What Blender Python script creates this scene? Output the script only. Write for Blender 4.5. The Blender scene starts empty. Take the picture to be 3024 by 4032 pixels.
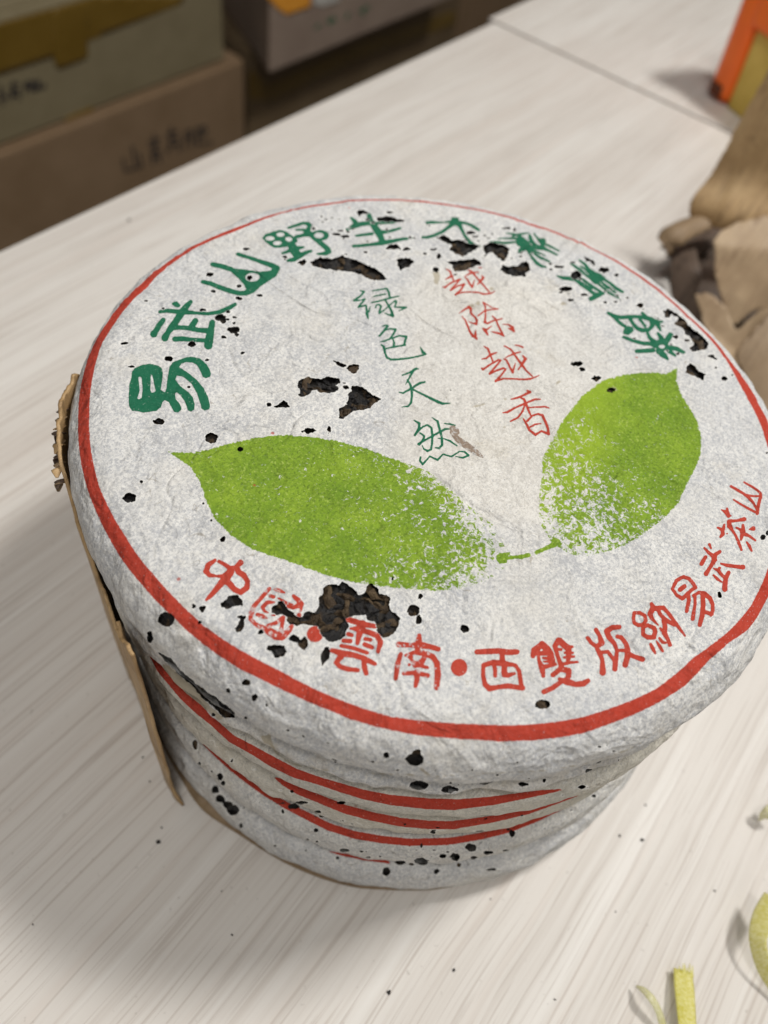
import bpy, math, random
import numpy as np

# ------------------------------------------------------------------ camera, world, lamps, exposure
SC = bpy.context.scene
COL = SC.collection
CM = 0.01
# camera axes written in world axes (world: X along the table edge, Y towards the cartons, Z up; centimetres)
AE = np.array([0.61904875, -0.58617494, 0.52266393])
AB = np.array([-0.77469923, -0.56502661, 0.28387678])
AN = np.array([0.12891757, -0.58064091, -0.8038883])
CAMP = np.array([-13.605, -6.3187, 26.6194])
FPX, CX, CY = 3029.0, 1512.0, 2016.0
RX = np.array([AE[0], AB[0], AN[0]]); RY = np.array([AE[1], AB[1], AN[1]]); RZ = np.array([AE[2], AB[2], AN[2]])

from mathutils import Matrix, Vector
cam_data = bpy.data.cameras.new("camera")
cam = bpy.data.objects.new("camera", cam_data)
COL.objects.link(cam)
cam.matrix_world = Matrix(((RX[0], -RY[0], -RZ[0], CAMP[0] * CM), (RX[1], -RY[1], -RZ[1], CAMP[1] * CM),
                           (RX[2], -RY[2], -RZ[2], CAMP[2] * CM), (0, 0, 0, 1)))
cam_data.sensor_fit = 'VERTICAL'
cam_data.sensor_height = 7.6
cam_data.lens = 7.6 * FPX / 4032.0
cam_data.clip_start = 0.01
cam_data.clip_end = 50
cam_data.dof.use_dof = True
cam_data.dof.focus_distance = 0.185
cam_data.dof.aperture_fstop = 2.0
SC.camera = cam

world = bpy.data.worlds.new("World"); SC.world = world
world.use_nodes = True
world.node_tree.nodes["Background"].inputs[0].default_value = (1.0, 0.955, 0.91, 1)
world.node_tree.nodes["Background"].inputs[1].default_value = 0.095

def area_lamp(name, loc, target, sx, sy, power, color):
    d = bpy.data.lights.new(name, 'AREA'); d.shape = 'RECTANGLE'; d.size = sx; d.size_y = sy
    d.energy = power; d.color = color
    o = bpy.data.objects.new(name, d); COL.objects.link(o)
    o.location = loc
    o.rotation_euler = (Vector(target) - Vector(loc)).to_track_quat('-Z', 'Y').to_euler()
    return o
area_lamp("ceiling_or_fill_lamp", (0.78, -0.40, 1.66), (0, 0, 0.1), 0.26, 0.24, 23.0, (1.0, 0.98, 0.945))
area_lamp("ceiling_or_fill_lamp", (0.25, 0.50, 1.75), (0.05, 0.05, 0.1), 1.3, 0.40, 3.0, (1.0, 0.975, 0.94))
area_lamp("ceiling_or_fill_lamp", (-0.36, -0.19, 1.78), (0, 0, 0.1), 0.30, 0.22, 7.5, (1.0, 0.975, 0.94))  # overhead fill, added so the cake rims shade the gaps below them
area_lamp("ceiling_or_fill_lamp", (-1.0, -0.9, 1.40), (0, 0, 0.1), 1.1, 0.8, 4.5, (1.0, 0.975, 0.94))  # soft front fill, added to brighten the near side of the stack

SC.view_settings.view_transform = 'Standard'
SC.view_settings.look = 'None'
SC.view_settings.exposure = 0.0
SC.view_settings.gamma = 1.0

# ------------------------------------------------------------------ geometry helpers
def proj(P):
    Q = np.asarray(P, float) - CAMP
    x, y, z = Q @ RX, Q @ RY, Q @ RZ
    return CX + FPX * x / z, CY + FPX * y / z
def ray(px, py):
    r = ((px - CX) / FPX, (py - CY) / FPX, 1.0)
    return r[0] * RX + r[1] * RY + r[2] * RZ
def on_plane(p, q, nrm):
    r = ray(*p); q = np.asarray(q, float); nrm = np.asarray(nrm, float)
    return CAMP + r * (((q - CAMP) @ nrm) / (r @ nrm))
def on_z(p, z): return on_plane(p, (0, 0, z), (0, 0, 1))
def on_y(p, y): return on_plane(p, (0, y, 0), (0, 1, 0))
def on_x(p, x): return on_plane(p, (x, 0, 0), (1, 0, 0))

def hash2(ix, iy, seed):
    v = np.sin(ix * 127.1 + iy * 311.7 + seed * 74.7) * 43758.5453
    return v - np.floor(v)
def vnoise(x, y, seed=0):
    x = np.asarray(x, float); y = np.asarray(y, float)
    ix, iy = np.floor(x), np.floor(y); fx, fy = x - ix, y - iy
    u, v = fx * fx * (3 - 2 * fx), fy * fy * (3 - 2 * fy)
    a, b = hash2(ix, iy, seed), hash2(ix + 1, iy, seed)
    c, d = hash2(ix, iy + 1, seed), hash2(ix + 1, iy + 1, seed)
    return (a + (b - a) * u + (c - a) * v + (a - b - c + d) * u * v) * 2 - 1
def fbm(x, y, seed=0, oct=3):
    s, a = 0, 1.0
    for o in range(oct):
        s = s + a * vnoise(np.asarray(x) * 2 ** o, np.asarray(y) * 2 ** o, seed + o * 13); a *= .5
    return s

def sd_stroke(px, py, pts):
    """signed distance to a stroke, pts = (x, y, half width)"""
    d = np.full(px.shape, 1e9)
    if len(pts) == 1:
        x, y, w = pts[0]; return np.hypot(px - x, py - y) - w
    for (x0, y0, w0), (x1, y1, w1) in zip(pts[:-1], pts[1:]):
        dx, dy = x1 - x0, y1 - y0; L = dx * dx + dy * dy + 1e-9
        t = np.clip(((px - x0) * dx + (py - y0) * dy) / L, 0, 1)
        d = np.minimum(d, np.hypot(px - x0 - t * dx, py - y0 - t * dy) - (w0 + (w1 - w0) * t))
    return d
def sd_poly(px, py, pts):
    d = np.full(px.shape, 1e18); ins = np.zeros(px.shape, bool)
    n = len(pts)
    for i in range(n):
        x0, y0 = pts[i]; x1, y1 = pts[(i + 1) % n]
        dx, dy = x1 - x0, y1 - y0; L = dx * dx + dy * dy + 1e-9
        t = np.clip(((px - x0) * dx + (py - y0) * dy) / L, 0, 1)
        d = np.minimum(d, (px - x0 - t * dx) ** 2 + (py - y0 - t * dy) ** 2)
        if abs(dy) > 1e-12:
            c = ((y0 > py) != (y1 > py)) & (px < dx * (py - y0) / dy + x0)
            ins ^= c
    d = np.sqrt(d)
    return np.where(ins, -d, d)
def sd_ell(px, py, x, y, rx, ry):
    k = np.hypot((px - x) / rx, (py - y) / ry)
    return (k - 1) * min(rx, ry) * 1.0

def new_mesh(name, V, faces, mat=None, smooth=True, attrs=None):
    """V (n,3) in metres, faces list of index arrays/tuples"""
    me = bpy.data.meshes.new(name)
    V = np.asarray(V, np.float32)
    quads, others = faces if isinstance(faces, tuple) else (np.zeros((0, 4), int), faces)
    nl = [4] * len(quads) + [len(f) for f in others]
    idx = np.concatenate([np.asarray(quads, np.int32).ravel()] + [np.asarray(f, np.int32) for f in others]) if len(nl) else np.zeros(0, np.int32)
    me.vertices.add(len(V)); me.vertices.foreach_set("co", V.ravel())
    me.loops.add(len(idx)); me.loops.foreach_set("vertex_index", idx.astype(np.int32))
    me.polygons.add(len(nl))
    st = np.zeros(len(nl), np.int32); st[1:] = np.cumsum(nl)[:-1]
    me.polygons.foreach_set("loop_start", st)
    me.update(calc_edges=True)
    me.polygons.foreach_set("use_smooth", np.full(len(nl), smooth, bool))
    if attrs:
        for k, a in attrs.items():
            at = me.attributes.new(k, 'FLOAT', 'POINT'); at.data.foreach_set("value", np.asarray(a, np.float32))
    me.validate()
    if mat: me.materials.append(mat)
    return me
def link(name, me, parent=None, loc=None):
    o = bpy.data.objects.new(name, me); COL.objects.link(o)
    if parent is not None: o.parent = parent
    if loc is not None: o.location = loc
    return o
def tag(o, label=None, cat=None, group=None, kind=None):
    if label: o["label"] = label
    if cat: o["category"] = cat
    if group: o["group"] = group
    if kind: o["kind"] = kind
    return o
def empty(name, loc_cm, label=None, cat=None, group=None):
    o = bpy.data.objects.new(name, None); COL.objects.link(o)
    o.location = tuple(np.asarray(loc_cm) * CM); o.empty_display_size = 0.02
    return tag(o, label, cat, group)

def clip_grid(P, quads, F, attrs):
    """keep the part of the quad grid where F > 0; cut cells along F = 0"""
    ins = F > 0
    q = ins[quads]; full = q.all(1); mixed = q.any(1) & ~full
    newP, newA, cache, polys = [], {k: [] for k in attrs}, {}, []
    n0 = len(P)
    for cell in quads[mixed]:
        poly = []
        for a, b in zip(cell, np.roll(cell, -1)):
            a, b = int(a), int(b)
            if ins[a]: poly.append(a)
            if ins[a] != ins[b]:
                k = (a, b) if a < b else (b, a)
                if k not in cache:
                    t = F[k[0]] / (F[k[0]] - F[k[1]])
                    cache[k] = n0 + len(newP)
                    newP.append(P[k[0]] + (P[k[1]] - P[k[0]]) * t)
                    for m in attrs: newA[m].append(attrs[m][k[0]] + (attrs[m][k[1]] - attrs[m][k[0]]) * t)
                poly.append(cache[k])
        if len(poly) >= 3: polys.append(poly)
    if newP:
        P = np.vstack([P, np.array(newP)])
        attrs = {k: np.concatenate([attrs[k], newA[k]]) for k in attrs}
    fq = quads[full]
    used = np.zeros(len(P), bool); used[fq.ravel()] = True
    for p in polys: used[p] = True
    re = np.cumsum(used) - 1
    return P[used], re[fq], [re[np.array(p)] for p in polys], {k: a[used] for k, a in attrs.items()}
def grid_quads(ni, nj, wrap=False):
    i, j = np.meshgrid(np.arange(ni if wrap else ni - 1), np.arange(nj - 1), indexing='ij')
    i2 = (i + 1) % ni
    return np.stack([i * nj + j, i2 * nj + j, i2 * nj + j + 1, i * nj + j + 1], -1).reshape(-1, 4)

def sheet(name, poly_px, q, nrm, mat, parent=None, base=(0, 0, 0), step=0.25, bulge=None, thick=0.06, rough=0.0, strokes=None, seed=0):
    """a sheet whose outline is given by picture points thrown on the plane (q, nrm); bent by bulge(u,v) along the normal"""
    nrm = np.asarray(nrm, float); nrm = nrm / np.linalg.norm(nrm)
    a = np.cross((0, 0, 1), nrm)
    a = np.array((1., 0, 0)) if np.linalg.norm(a) < 1e-3 else a / np.linalg.norm(a)
    b = np.cross(nrm, a)
    q = np.asarray(q, float)
    allp = list(poly_px or []) + [p[:2] for s in (strokes or []) for p in s]
    U = np.array([[(on_plane(p, q, nrm) - q) @ a, (on_plane(p, q, nrm) - q) @ b] for p in allp])
    lo, hi = U.min(0) - 2 * step, U.max(0) + 2 * step
    if strokes:
        w = max(p[2] for s in strokes for p in s) * .03; lo -= w; hi += w
    us, vs = np.arange(lo[0], hi[0] + step, step), np.arange(lo[1], hi[1] + step, step)
    u, v = np.meshgrid(us, vs, indexing='ij'); u, v = u.ravel(), v.ravel()
    if strokes:
        W = q + u[:, None] * a + v[:, None] * b
        X, Y = proj(W); F = np.full(len(u), 1e9)
        for s in strokes: F = np.minimum(F, sd_stroke(X, Y, s))
        F = -F
    else:
        F = -sd_poly(u, v, [tuple(t) for t in U])
        if rough: F = F + rough * fbm(u / (rough * 4), v / (rough * 4), seed + 5, 2)
    h = bulge(u, v) if bulge else np.zeros(len(u))
    P = q + u[:, None] * a + v[:, None] * b + h[:, None] * nrm
    P, fq, fp, _ = clip_grid(P, grid_quads(len(us), len(vs)), F, {})
    me = new_mesh(name, (P - np.asarray(base)) * CM, (fq, fp), mat)
    o = link(name, me, parent)
    if thick:
        m = o.modifiers.new("thickness", 'SOLIDIFY'); m.thickness = thick * CM; m.offset = -1
    return o

def box_mesh(name, lo, hi, mat, bevel=0.0, corners=None):
    import bmesh
    bm = bmesh.new()
    if corners is None:
        corners = [(x, y, z) for z in (lo[2], hi[2]) for y in (lo[1], hi[1]) for x in (lo[0], hi[0])]
    v = [bm.verts.new(np.asarray(c) * CM) for c in corners]
    for f in ((0, 2, 3, 1), (4, 5, 7, 6), (0, 1, 5, 4), (2, 6, 7, 3), (0, 4, 6, 2), (1, 3, 7, 5)):
        bm.faces.new([v[i] for i in f])
    bmesh.ops.recalc_face_normals(bm, faces=bm.faces)
    if bevel: bmesh.ops.bevel(bm, geom=list(bm.edges), offset=bevel * CM, segments=2, affect='EDGES', profile=.5)
    me = bpy.data.meshes.new(name); bm.to_mesh(me); bm.free()
    me.materials.append(mat)
    return me

# ------------------------------------------------------------------ materials
class NT:
    def __init__(s, name):
        s.m = bpy.data.materials.new(name); s.m.use_nodes = True
        s.t = s.m.node_tree; s.b = s.t.nodes["Principled BSDF"]
        s.tc = s.t.nodes.new("ShaderNodeTexCoord")
    def n(s, typ, **kw):
        x = s.t.nodes.new(typ)
        for k, v in kw.items(): setattr(x, k, v)
        return x
    def l(s, a, b): s.t.links.new(a, b)
    def noise(s, scale, detail=2.0, rough=.5, vec=None, dist=0.0, stretch=None):
        x = s.n("ShaderNodeTexNoise"); x.inputs["Scale"].default_value = scale
        x.inputs["Detail"].default_value = detail; x.inputs["Roughness"].default_value = rough
        x.inputs["Distortion"].default_value = dist
        v = vec or s.tc.outputs["Object"]
        if stretch:
            mp = s.n("ShaderNodeMapping"); mp.inputs["Scale"].default_value = stretch
            s.l(v, mp.inputs["Vector"]); v = mp.outputs[0]
        s.l(v, x.inputs["Vector"])
        return x.outputs["Fac"]
    def ramp(s, fac, a, b, ca=0.0, cb=1.0, smooth=False):
        x = s.n("ShaderNodeMapRange"); x.inputs[1].default_value = a; x.inputs[2].default_value = b
        x.inputs[3].default_value = ca; x.inputs[4].default_value = cb
        if smooth: x.interpolation_type = 'SMOOTHSTEP'
        s.l(fac, x.inputs[0]); return x.outputs[0]
    def mix(s, fac, a, b, mode='MIX'):
        x = s.n("ShaderNodeMix"); x.data_type = 'RGBA'; x.blend_type = mode
        for i, v in ((6, a), (7, b)):
            if isinstance(v, tuple): x.inputs[i].default_value = (*v, 1)
            else: s.l(v, x.inputs[i])
        if isinstance(fac, (int, float)): x.inputs[0].default_value = fac
        else: s.l(fac, x.inputs[0])
        return x.outputs[2]
    def math(s, op, a, b=None, c=None):
        x = s.n("ShaderNodeMath", operation=op)
        for i, v in enumerate((a, b, c)):
            if v is None: continue
            if isinstance(v, (int, float)): x.inputs[i].default_value = v
            else: s.l(v, x.inputs[i])
        return x.outputs[0]
    def attr(s, name):
        return s.n("ShaderNodeAttribute", attribute_name=name).outputs["Fac"]
    def bump(s, h, dist, strength=1.0, prev=None):
        x = s.n("ShaderNodeBump"); x.inputs["Distance"].default_value = dist; x.inputs["Strength"].default_value = strength
        s.l(h, x.inputs["Height"])
        if prev is not None: s.l(prev, x.inputs["Normal"])
        return x.outputs[0]
    def done(s, col, rough=.8, normal=None, spec=.3):
        if isinstance(col, tuple): s.b.inputs["Base Color"].default_value = (*col, 1)
        else: s.l(col, s.b.inputs["Base Color"])
        if isinstance(rough, (int, float)): s.b.inputs["Roughness"].default_value = rough
        else: s.l(rough, s.b.inputs["Roughness"])
        s.b.inputs["Specular IOR Level"].default_value = spec
        if normal is not None: s.l(normal, s.b.inputs["Normal"])
        return s.m

RED, GREEN = (0.43, 0.048, 0.027), (0.009, 0.125, 0.062)
def paper_color(s, aged=0.0, ticket=None):
    clump = s.noise(1150, 4, .7)
    fib = s.noise(1900, 3, .65, dist=1.0)
    fib2 = s.noise(2600, 2, .6)
    blot = s.noise(90, 3, .6)
    big = s.noise(22, 2, .5)
    # thin paper: dark leaf shows through between the fibre clumps
    thin = s.math('ADD', s.math('MULTIPLY', clump, .55), s.math('MULTIPLY', fib, .45))
    thin = s.math('ADD', thin, s.math('MULTIPLY', s.math('SUBTRACT', blot, .5), .22))
    k = s.ramp(thin, .43, .575)
    white, grey = (0.79, 0.775, 0.735), (0.46, 0.465, 0.475)
    white = tuple(w + (q - w) * aged for w, q in zip(white, (0.71, 0.665, 0.565)))
    grey = tuple(w + (q - w) * aged for w, q in zip(grey, (0.53, 0.50, 0.42)))
    c = s.mix(k, grey, white)
    if ticket is not None:      # a leaflet lies under the paper here: warmer, no dark leaf showing through
        c2 = s.mix(k, (0.58, 0.555, 0.51), (0.77, 0.745, 0.69))
        edge = s.ramp(s.math('ADD', ticket, s.math('MULTIPLY', s.math('SUBTRACT', s.noise(120, 3), .5), .35)), -.45, .35, 0, 1)
        c = s.mix(edge, c2, c)
    st = s.ramp(s.noise(55, 5, .72), .56, .72)
    c = s.mix(s.math('MULTIPLY', st, .42 + aged * .2), c, (0.55, 0.49, 0.38))
    dk = s.ramp(fib2, .60, .68)
    c = s.mix(s.math('MULTIPLY', dk, .5), c, (0.20, 0.22, 0.28))
    lt = s.ramp(s.noise(2000, 2, .7, dist=2.0), .62, .70)
    c = s.mix(s.math('MULTIPLY', lt, .6), c, (0.86, 0.86, 0.84))
    c = s.mix(s.ramp(big, .35, .7, 0, .30), c, (0.50, 0.515, 0.54))
    c = s.mix(s.ramp(s.noise(38, 3, .6), .5, .7, 0, .3), c, (0.70, 0.655, 0.565))
    # long fibres lying in the paper: pale ones and a few dark ones
    for sc_, dist_, wd, col_, amt in ((230, .8, .010, (0.88, 0.87, 0.83), .55), (310, 1.5, .008, (0.90, 0.89, 0.86), .5), (170, 1.2, .006, (0.30, 0.26, 0.20), .55)):
        nf = s.math('ABSOLUTE', s.math('SUBTRACT', s.noise(sc_, 1, .5, dist=dist_), .5))
        mk = s.ramp(s.noise(sc_ * .8, 1), .50, .60)
        c = s.mix(s.math('MULTIPLY', s.ramp(nf, wd, wd * .3, 0, amt), mk), c, col_)
    return c, thin, fib
def paper_bump(s, thin, crumple=False):
    h2 = s.noise(260, 3, .6)
    b1 = s.bump(s.noise(95, 3, .55, dist=.8), .0035, .7)
    b1 = s.bump(h2, .0012, .7, b1)
    if crumple: b1 = s.bump(s.noise(105, 4, .6, dist=1.5), .0030, .7, b1)
    return s.bump(thin, .00022, .55, b1)
def over_ink(s, paper, ink, thin, mask):
    tone = s.mix(s.ramp(thin, .40, .62, 0, .30), ink, tuple(min(1, v * 1.25 + .05) for v in ink))
    flecks = s.ramp(s.noise(1800, 2, .6), .66, .74, 1, .55)
    return s.mix(s.math('MULTIPLY', mask, flecks), paper, tone)

def wrapper_material(name, top, aged=0.0):
    s = NT(name)
    c, thin, fib = paper_color(s, aged, s.attr("ticket") if top else None)
    c = s.mix(s.ramp(s.attr("edge"), .002, .035, .6, 0), c, (0.86, 0.85, 0.81))
    if top:
        lf = s.math('ADD', s.attr("leaf"), s.math('MULTIPLY', s.math('SUBTRACT', s.noise(1400, 1), .5), .07))
        m = s.ramp(lf, -.008, .008, 1, 0)
        flake = s.noise(820, 5, .72, dist=.8)
        thr = s.math('SUBTRACT', .755, s.math('MULTIPLY', s.attr("wear"), .27))
        worn = s.ramp(s.math('SUBTRACT', flake, thr), 0, .035, 1, 0)
        lg = s.mix(s.ramp(s.noise(95, 3, .6), .35, .68), (0.190, 0.315, 0.028), (0.270, 0.400, 0.038))
        lg = s.mix(s.ramp(thin, .42, .56, .6, 0), lg, (0.115, 0.20, 0.025))
        lg = s.mix(s.ramp(s.noise(1500, 3, .75), .54, .64, 0, .65), lg, (0.075, 0.13, 0.02))
        lg = s.mix(s.ramp(s.noise(1250, 3, .75), .57, .68, 0, .55), lg, (0.50, 0.60, 0.16))
        lg = s.mix(s.math('MULTIPLY', s.ramp(s.attr("ticket"), -.5, .35, 1, 0), .5), lg, (0.34, 0.47, 0.035))
        c = s.mix(s.math('MULTIPLY', m, worn), c, lg)
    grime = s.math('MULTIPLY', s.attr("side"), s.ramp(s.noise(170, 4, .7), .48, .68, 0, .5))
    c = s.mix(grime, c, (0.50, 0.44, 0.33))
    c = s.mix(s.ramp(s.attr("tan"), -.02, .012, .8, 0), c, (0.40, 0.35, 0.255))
    rg = s.math('ADD', s.attr("ring"), s.math('MULTIPLY', s.math('SUBTRACT', s.noise(1200, 2), .5), .03))
    c = over_ink(s, c, RED, thin, s.ramp(rg, -.008, .008, 1, 0))
    sp = s.n("ShaderNodeTexVoronoi"); sp.inputs["Scale"].default_value = 62
    s.l(s.tc.outputs["Object"], sp.inputs["Vector"])
    drop = s.math('MULTIPLY', s.ramp(sp.outputs["Distance"], .02, .035, 1, 0), .8 if top else .4)
    c = s.mix(drop, c, (0.42, 0.07, 0.045))
    return s.done(c, .92, paper_bump(s, thin, not top), .15)
def ink_material(name, ink, worn=False, alpha=1.0):
    s = NT(name)
    c, thin, fib = paper_color(s)
    f = s.ramp(s.noise(900, 3, .6), .56, .62, 1, .35) if worn else s.ramp(s.noise(700, 2), .2, .3, 1, 1)
    if alpha < 1: f = s.math('MULTIPLY', s.ramp(s.noise(900, 3, .7, dist=1.0), .36, .48), alpha)
    c = over_ink(s, c, ink, thin, f)
    return s.done(c, .85, paper_bump(s, thin), .2)
def tea_material(name, a, b):
    s = NT(name)
    k = s.noise(260, 4, .65)
    c = s.mix(s.ramp(k, .42, .66), a, b)
    c = s.mix(s.ramp(s.noise(120, 2), .60, .74, 0, .8), c, (0.085, 0.050, 0.022))
    nrm = s.bump(s.noise(900, 4, .7), .0010, .9, s.bump(s.noise(240, 3), .002, .8))
    return s.done(c, s.ramp(k, .3, .7, .45, .75), nrm, .4)
def wood_material():
    s = NT("pale_wood_laminate")
    mp = s.n("ShaderNodeMapping"); mp.inputs["Scale"].default_value = (1, 1, 1)
    warp = s.noise(9, 2)
    v = s.n("ShaderNodeVectorMath", operation='ADD'); 
    cmb = s.n("ShaderNodeCombineXYZ"); s.l(s.math('MULTIPLY', s.math('SUBTRACT', warp, .5), .006), cmb.inputs[1])
    s.l(s.tc.outputs["Object"], v.inputs[0]); s.l(cmb.outputs[0], v.inputs[1]); vec = v.outputs[0]
    broad = s.noise(1, 3, .55, vec, stretch=(2.0, 38, 38))
    streak = s.noise(1, 4, .62, vec, stretch=(5, 330, 200))
    fine = s.noise(1, 3, .6, vec, stretch=(11, 760, 600))
    long_ = s.noise(1, 2, .5, vec, stretch=(3.0, 150, 100))
    c = s.mix(s.ramp(broad, .30, .70), (0.62, 0.575, 0.525), (0.715, 0.685, 0.64))
    c = s.mix(s.ramp(streak, .52, .64, 0, .30), c, (0.48, 0.415, 0.36))
    c = s.mix(s.ramp(long_, .58, .72, 0, .25), c, (0.60, 0.50, 0.43))
    c = s.mix(s.ramp(fine, .55, .60, 0, .48), c, (0.42, 0.36, 0.31))
    c = s.mix(s.ramp(streak, .46, .30, 0, .6), c, (0.75, 0.725, 0.685))
    c = s.mix(s.ramp(s.noise(7, 2), .5, .75, 0, .2), c, (0.66, 0.585, 0.53))
    c = s.mix(s.ramp(s.noise(420, 2), .69, .76, 0, .4), c, (0.35, 0.31, 0.27))
    nrm = s.bump(fine, .0002, .35)
    return s.done(c, s.ramp(streak, .3, .7, .42, .55), nrm, .4)
def simple(name, c1, c2, scale=60, rough=.6, bump=.0004, spec=.4, stretch=None, bs=300):
    s = NT(name)
    c = s.mix(s.ramp(s.noise(scale, 4, .6, stretch=stretch), .35, .68), c1, c2)
    return s.done(c, rough, s.bump(s.noise(bs, 3, stretch=stretch), bump, .6), spec)
def cardboard(name, c1, c2):
    s = NT(name)
    c = s.mix(s.ramp(s.noise(14, 4, .6), .3, .7), c1, c2)
    c = s.mix(s.ramp(s.noise(700, 2, .6), .55, .7, 0, .35), c, tuple(v * .6 for v in c1))
    flute = s.noise(1, 1, .5, stretch=(260, 3, 2))
    return s.done(c, .8, s.bump(flute, .0004, .3), .25)
def husk_material(name, c1, c2, dark):
    s = NT(name)
    rib = s.noise(1, 3, .6, stretch=(14, 420, 60))
    c = s.mix(s.ramp(s.noise(38, 4, .65), .32, .70), c1, c2)
    c = s.mix(s.ramp(rib, .52, .68, 0, .5), c, dark)
    c = s.mix(s.ramp(s.noise(110, 3), .62, .76, 0, .6), c, dark)
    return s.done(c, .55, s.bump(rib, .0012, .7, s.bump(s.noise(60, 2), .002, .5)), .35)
def film_material(name, c1, c2, alpha):
    s = NT(name)
    rib = s.noise(1, 2, .6, stretch=(1500, 1100, 40))
    c = s.mix(s.ramp(rib, .35, .65), c1, c2)
    s.b.inputs["Alpha"].default_value = alpha
    s.b.inputs["Transmission Weight"].default_value = 0.0
    return s.done(c, .3, s.bump(rib, .00012, .4), .5)

M_WOOD = wood_material()
M_EDGE = simple("table_edge_band", (0.62, 0.60, 0.57), (0.70, 0.68, 0.65), 40, .5)
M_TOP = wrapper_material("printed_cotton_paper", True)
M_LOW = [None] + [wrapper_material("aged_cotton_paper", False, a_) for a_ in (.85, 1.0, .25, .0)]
M_RED = ink_material("red_ink", RED); M_REDW = ink_material("worn_red_ink", RED, True)
M_GREEN = ink_material("green_ink", GREEN)
M_STAIN = ink_material("brown_fibre", (0.23, 0.16, 0.11), alpha=.9)
M_TEA = tea_material("pressed_tea", (0.010, 0.009, 0.009), (0.038, 0.030, 0.022))
M_TEAB = tea_material("brown_tea_leaf", (0.060, 0.038, 0.020), (0.155, 0.105, 0.055))
M_TEAK = tea_material("black_tea_leaf", (0.020, 0.019, 0.020), (0.062, 0.055, 0.048))
M_HUSK = husk_material("bamboo_husk", (0.38, 0.24, 0.11), (0.56, 0.39, 0.205), (0.14, 0.078, 0.033))
M_HUSKP = husk_material("pale_bamboo_husk", (0.36, 0.255, 0.155), (0.50, 0.375, 0.24), (0.24, 0.155, 0.09))
M_HUSKG = husk_material("grey_bamboo_husk", (0.075, 0.052, 0.038), (0.14, 0.100, 0.075), (0.03, 0.02, 0.014))  # darkened to paint in the shade of the hollows between husks
M_HUSKD = husk_material("brown_bamboo_husk", (0.24, 0.165, 0.095), (0.33, 0.235, 0.14), (0.13, 0.08, 0.045))

# ------------------------------------------------------------------ floor and tables
fl = link("floor", box_mesh("floor", (-150, -120, -77), (330, 330, -75), simple("grey_floor", (0.16, 0.15, 0.14), (0.22, 0.21, 0.20), 8, .7)))
tag(fl, kind="structure")

def table(x0, x1, y0, y1, label):
    t = empty("table", ((x0 + x1) / 2, (y0 + y1) / 2, -75), label, "table")
    base = np.array([(x0 + x1) / 2, (y0 + y1) / 2, -75])
    o = link("tabletop", box_mesh("tabletop", np.array((x0, y0, -2.6)) - base, np.array((x1, y1, 0)) - base, M_WOOD, .06), t)
    link("edge_band", box_mesh("edge_band", np.array((x0 + .1, y1 + .005, -2.5)) - base, np.array((x1 - .1, y1 + .11, -.08)) - base, M_EDGE, .02), t)
    for lx in (x0 + 4, x1 - 10):
        for ly in (y0 + 6, y1 - 12):
            link("leg", box_mesh("leg", np.array((lx, ly, -75)) - base, np.array((lx + 6, ly + 6, -2.6)) - base, M_EDGE, .2), t)
table(-80, 49.45, -60, 27.8, "pale whitewashed wood-grain table carrying the stack of tea cakes")
table(49.82, 150, -60, 28.5, "pale wood-grain table beyond the seam under the orange box")

# ------------------------------------------------------------------ the print, traced in picture pixels
def crop(x0, y0, x1, w=1659): return (x0, y0, (x1 - x0) / w)
def S(c, *items):
    """strokes: flat list of x, y, halfwidth triples per stroke -> picture pixels"""
    out = []
    for it in items:
        out.append([(c[0] + it[i] * c[2], c[1] + it[i + 1] * c[2], it[i + 2] * c[2]) for i in range(0, len(it), 3)])
    return out
def PG(c, *xy): return [(c[0] + xy[i] * c[2], c[1] + xy[i + 1] * c[2]) for i in range(0, len(xy), 2)]
def EL(c, x, y, rx, ry): return (c[0] + x * c[2], c[1] + y * c[2], rx * c[2], ry * c[2])

CH = []   # (ink, strokes, polygons, ellipses, hole polygons, hole ellipses, grid step cm)
def char(ink, st, polys=(), ells=(), hp=(), he=(), step=.022): CH.append((ink, st, polys, ells, hp, he, step))

c = crop(450, 1350, 900)
char('g', [], [PG(c, 255,420,300,365,400,320,520,303,640,330,690,370,705,430,695,560,672,680,735,720,755,660,775,500,800,350,850,280,960,240,1050,205,1140,200,1250,230,1340,310,1385,380,1405,440,1390,490,1330,515,1280,490,1255,420,1200,320,1140,285,1040,280,975,300,945,350,1080,440,1200,540,1300,660,1360,780,1390,910,1380,960,1310,985,1265,950,1240,850,1200,730,1120,590,1000,490,910,472,885,530,960,630,1070,710,1140,790,1170,900,1160,970,1110,998,1065,970,1030,860,960,760,905,712,880,740,890,810,960,900,978,960,930,1010,870,1005,830,930,790,860,730,828,700,860,680,930,610,985,420,1012,340,990,260,985,215,920,208,780,220,600,250,500)],
     hp=[PG(c, 350,500,375,487,398,510,405,600,412,690,395,800,350,818,335,800,370,690,360,580), PG(c, 528,490,542,455,556,480,575,590,597,690,580,720,540,720,525,690,528,580)])
c = crop(560, 1130, 960)
char('g', S(c, (290,405,28,400,385,32,550,400,38,700,410,38,900,425,26,1080,435,28,1250,410,34,1400,350,38,1515,285,30),
    (790,245,36,720,320,50,640,420,60,560,550,55,480,660,60,420,740,45,370,830,60), (345,540,40,280,620,48,220,720,45,190,765,60),
    (480,660,45,620,660,36,760,670,38,900,700,40,1100,715,45), (870,550,46,820,620,52,790,670,40),
    (1145,580,48,1120,700,58,1100,830,68,1080,950,70), (530,850,42,650,845,42,800,860,36,1000,870,34)),
    [PG(c, 475,270,520,238,575,235,630,300,600,335,540,330)])
c = crop(780, 960, 1180)
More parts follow.
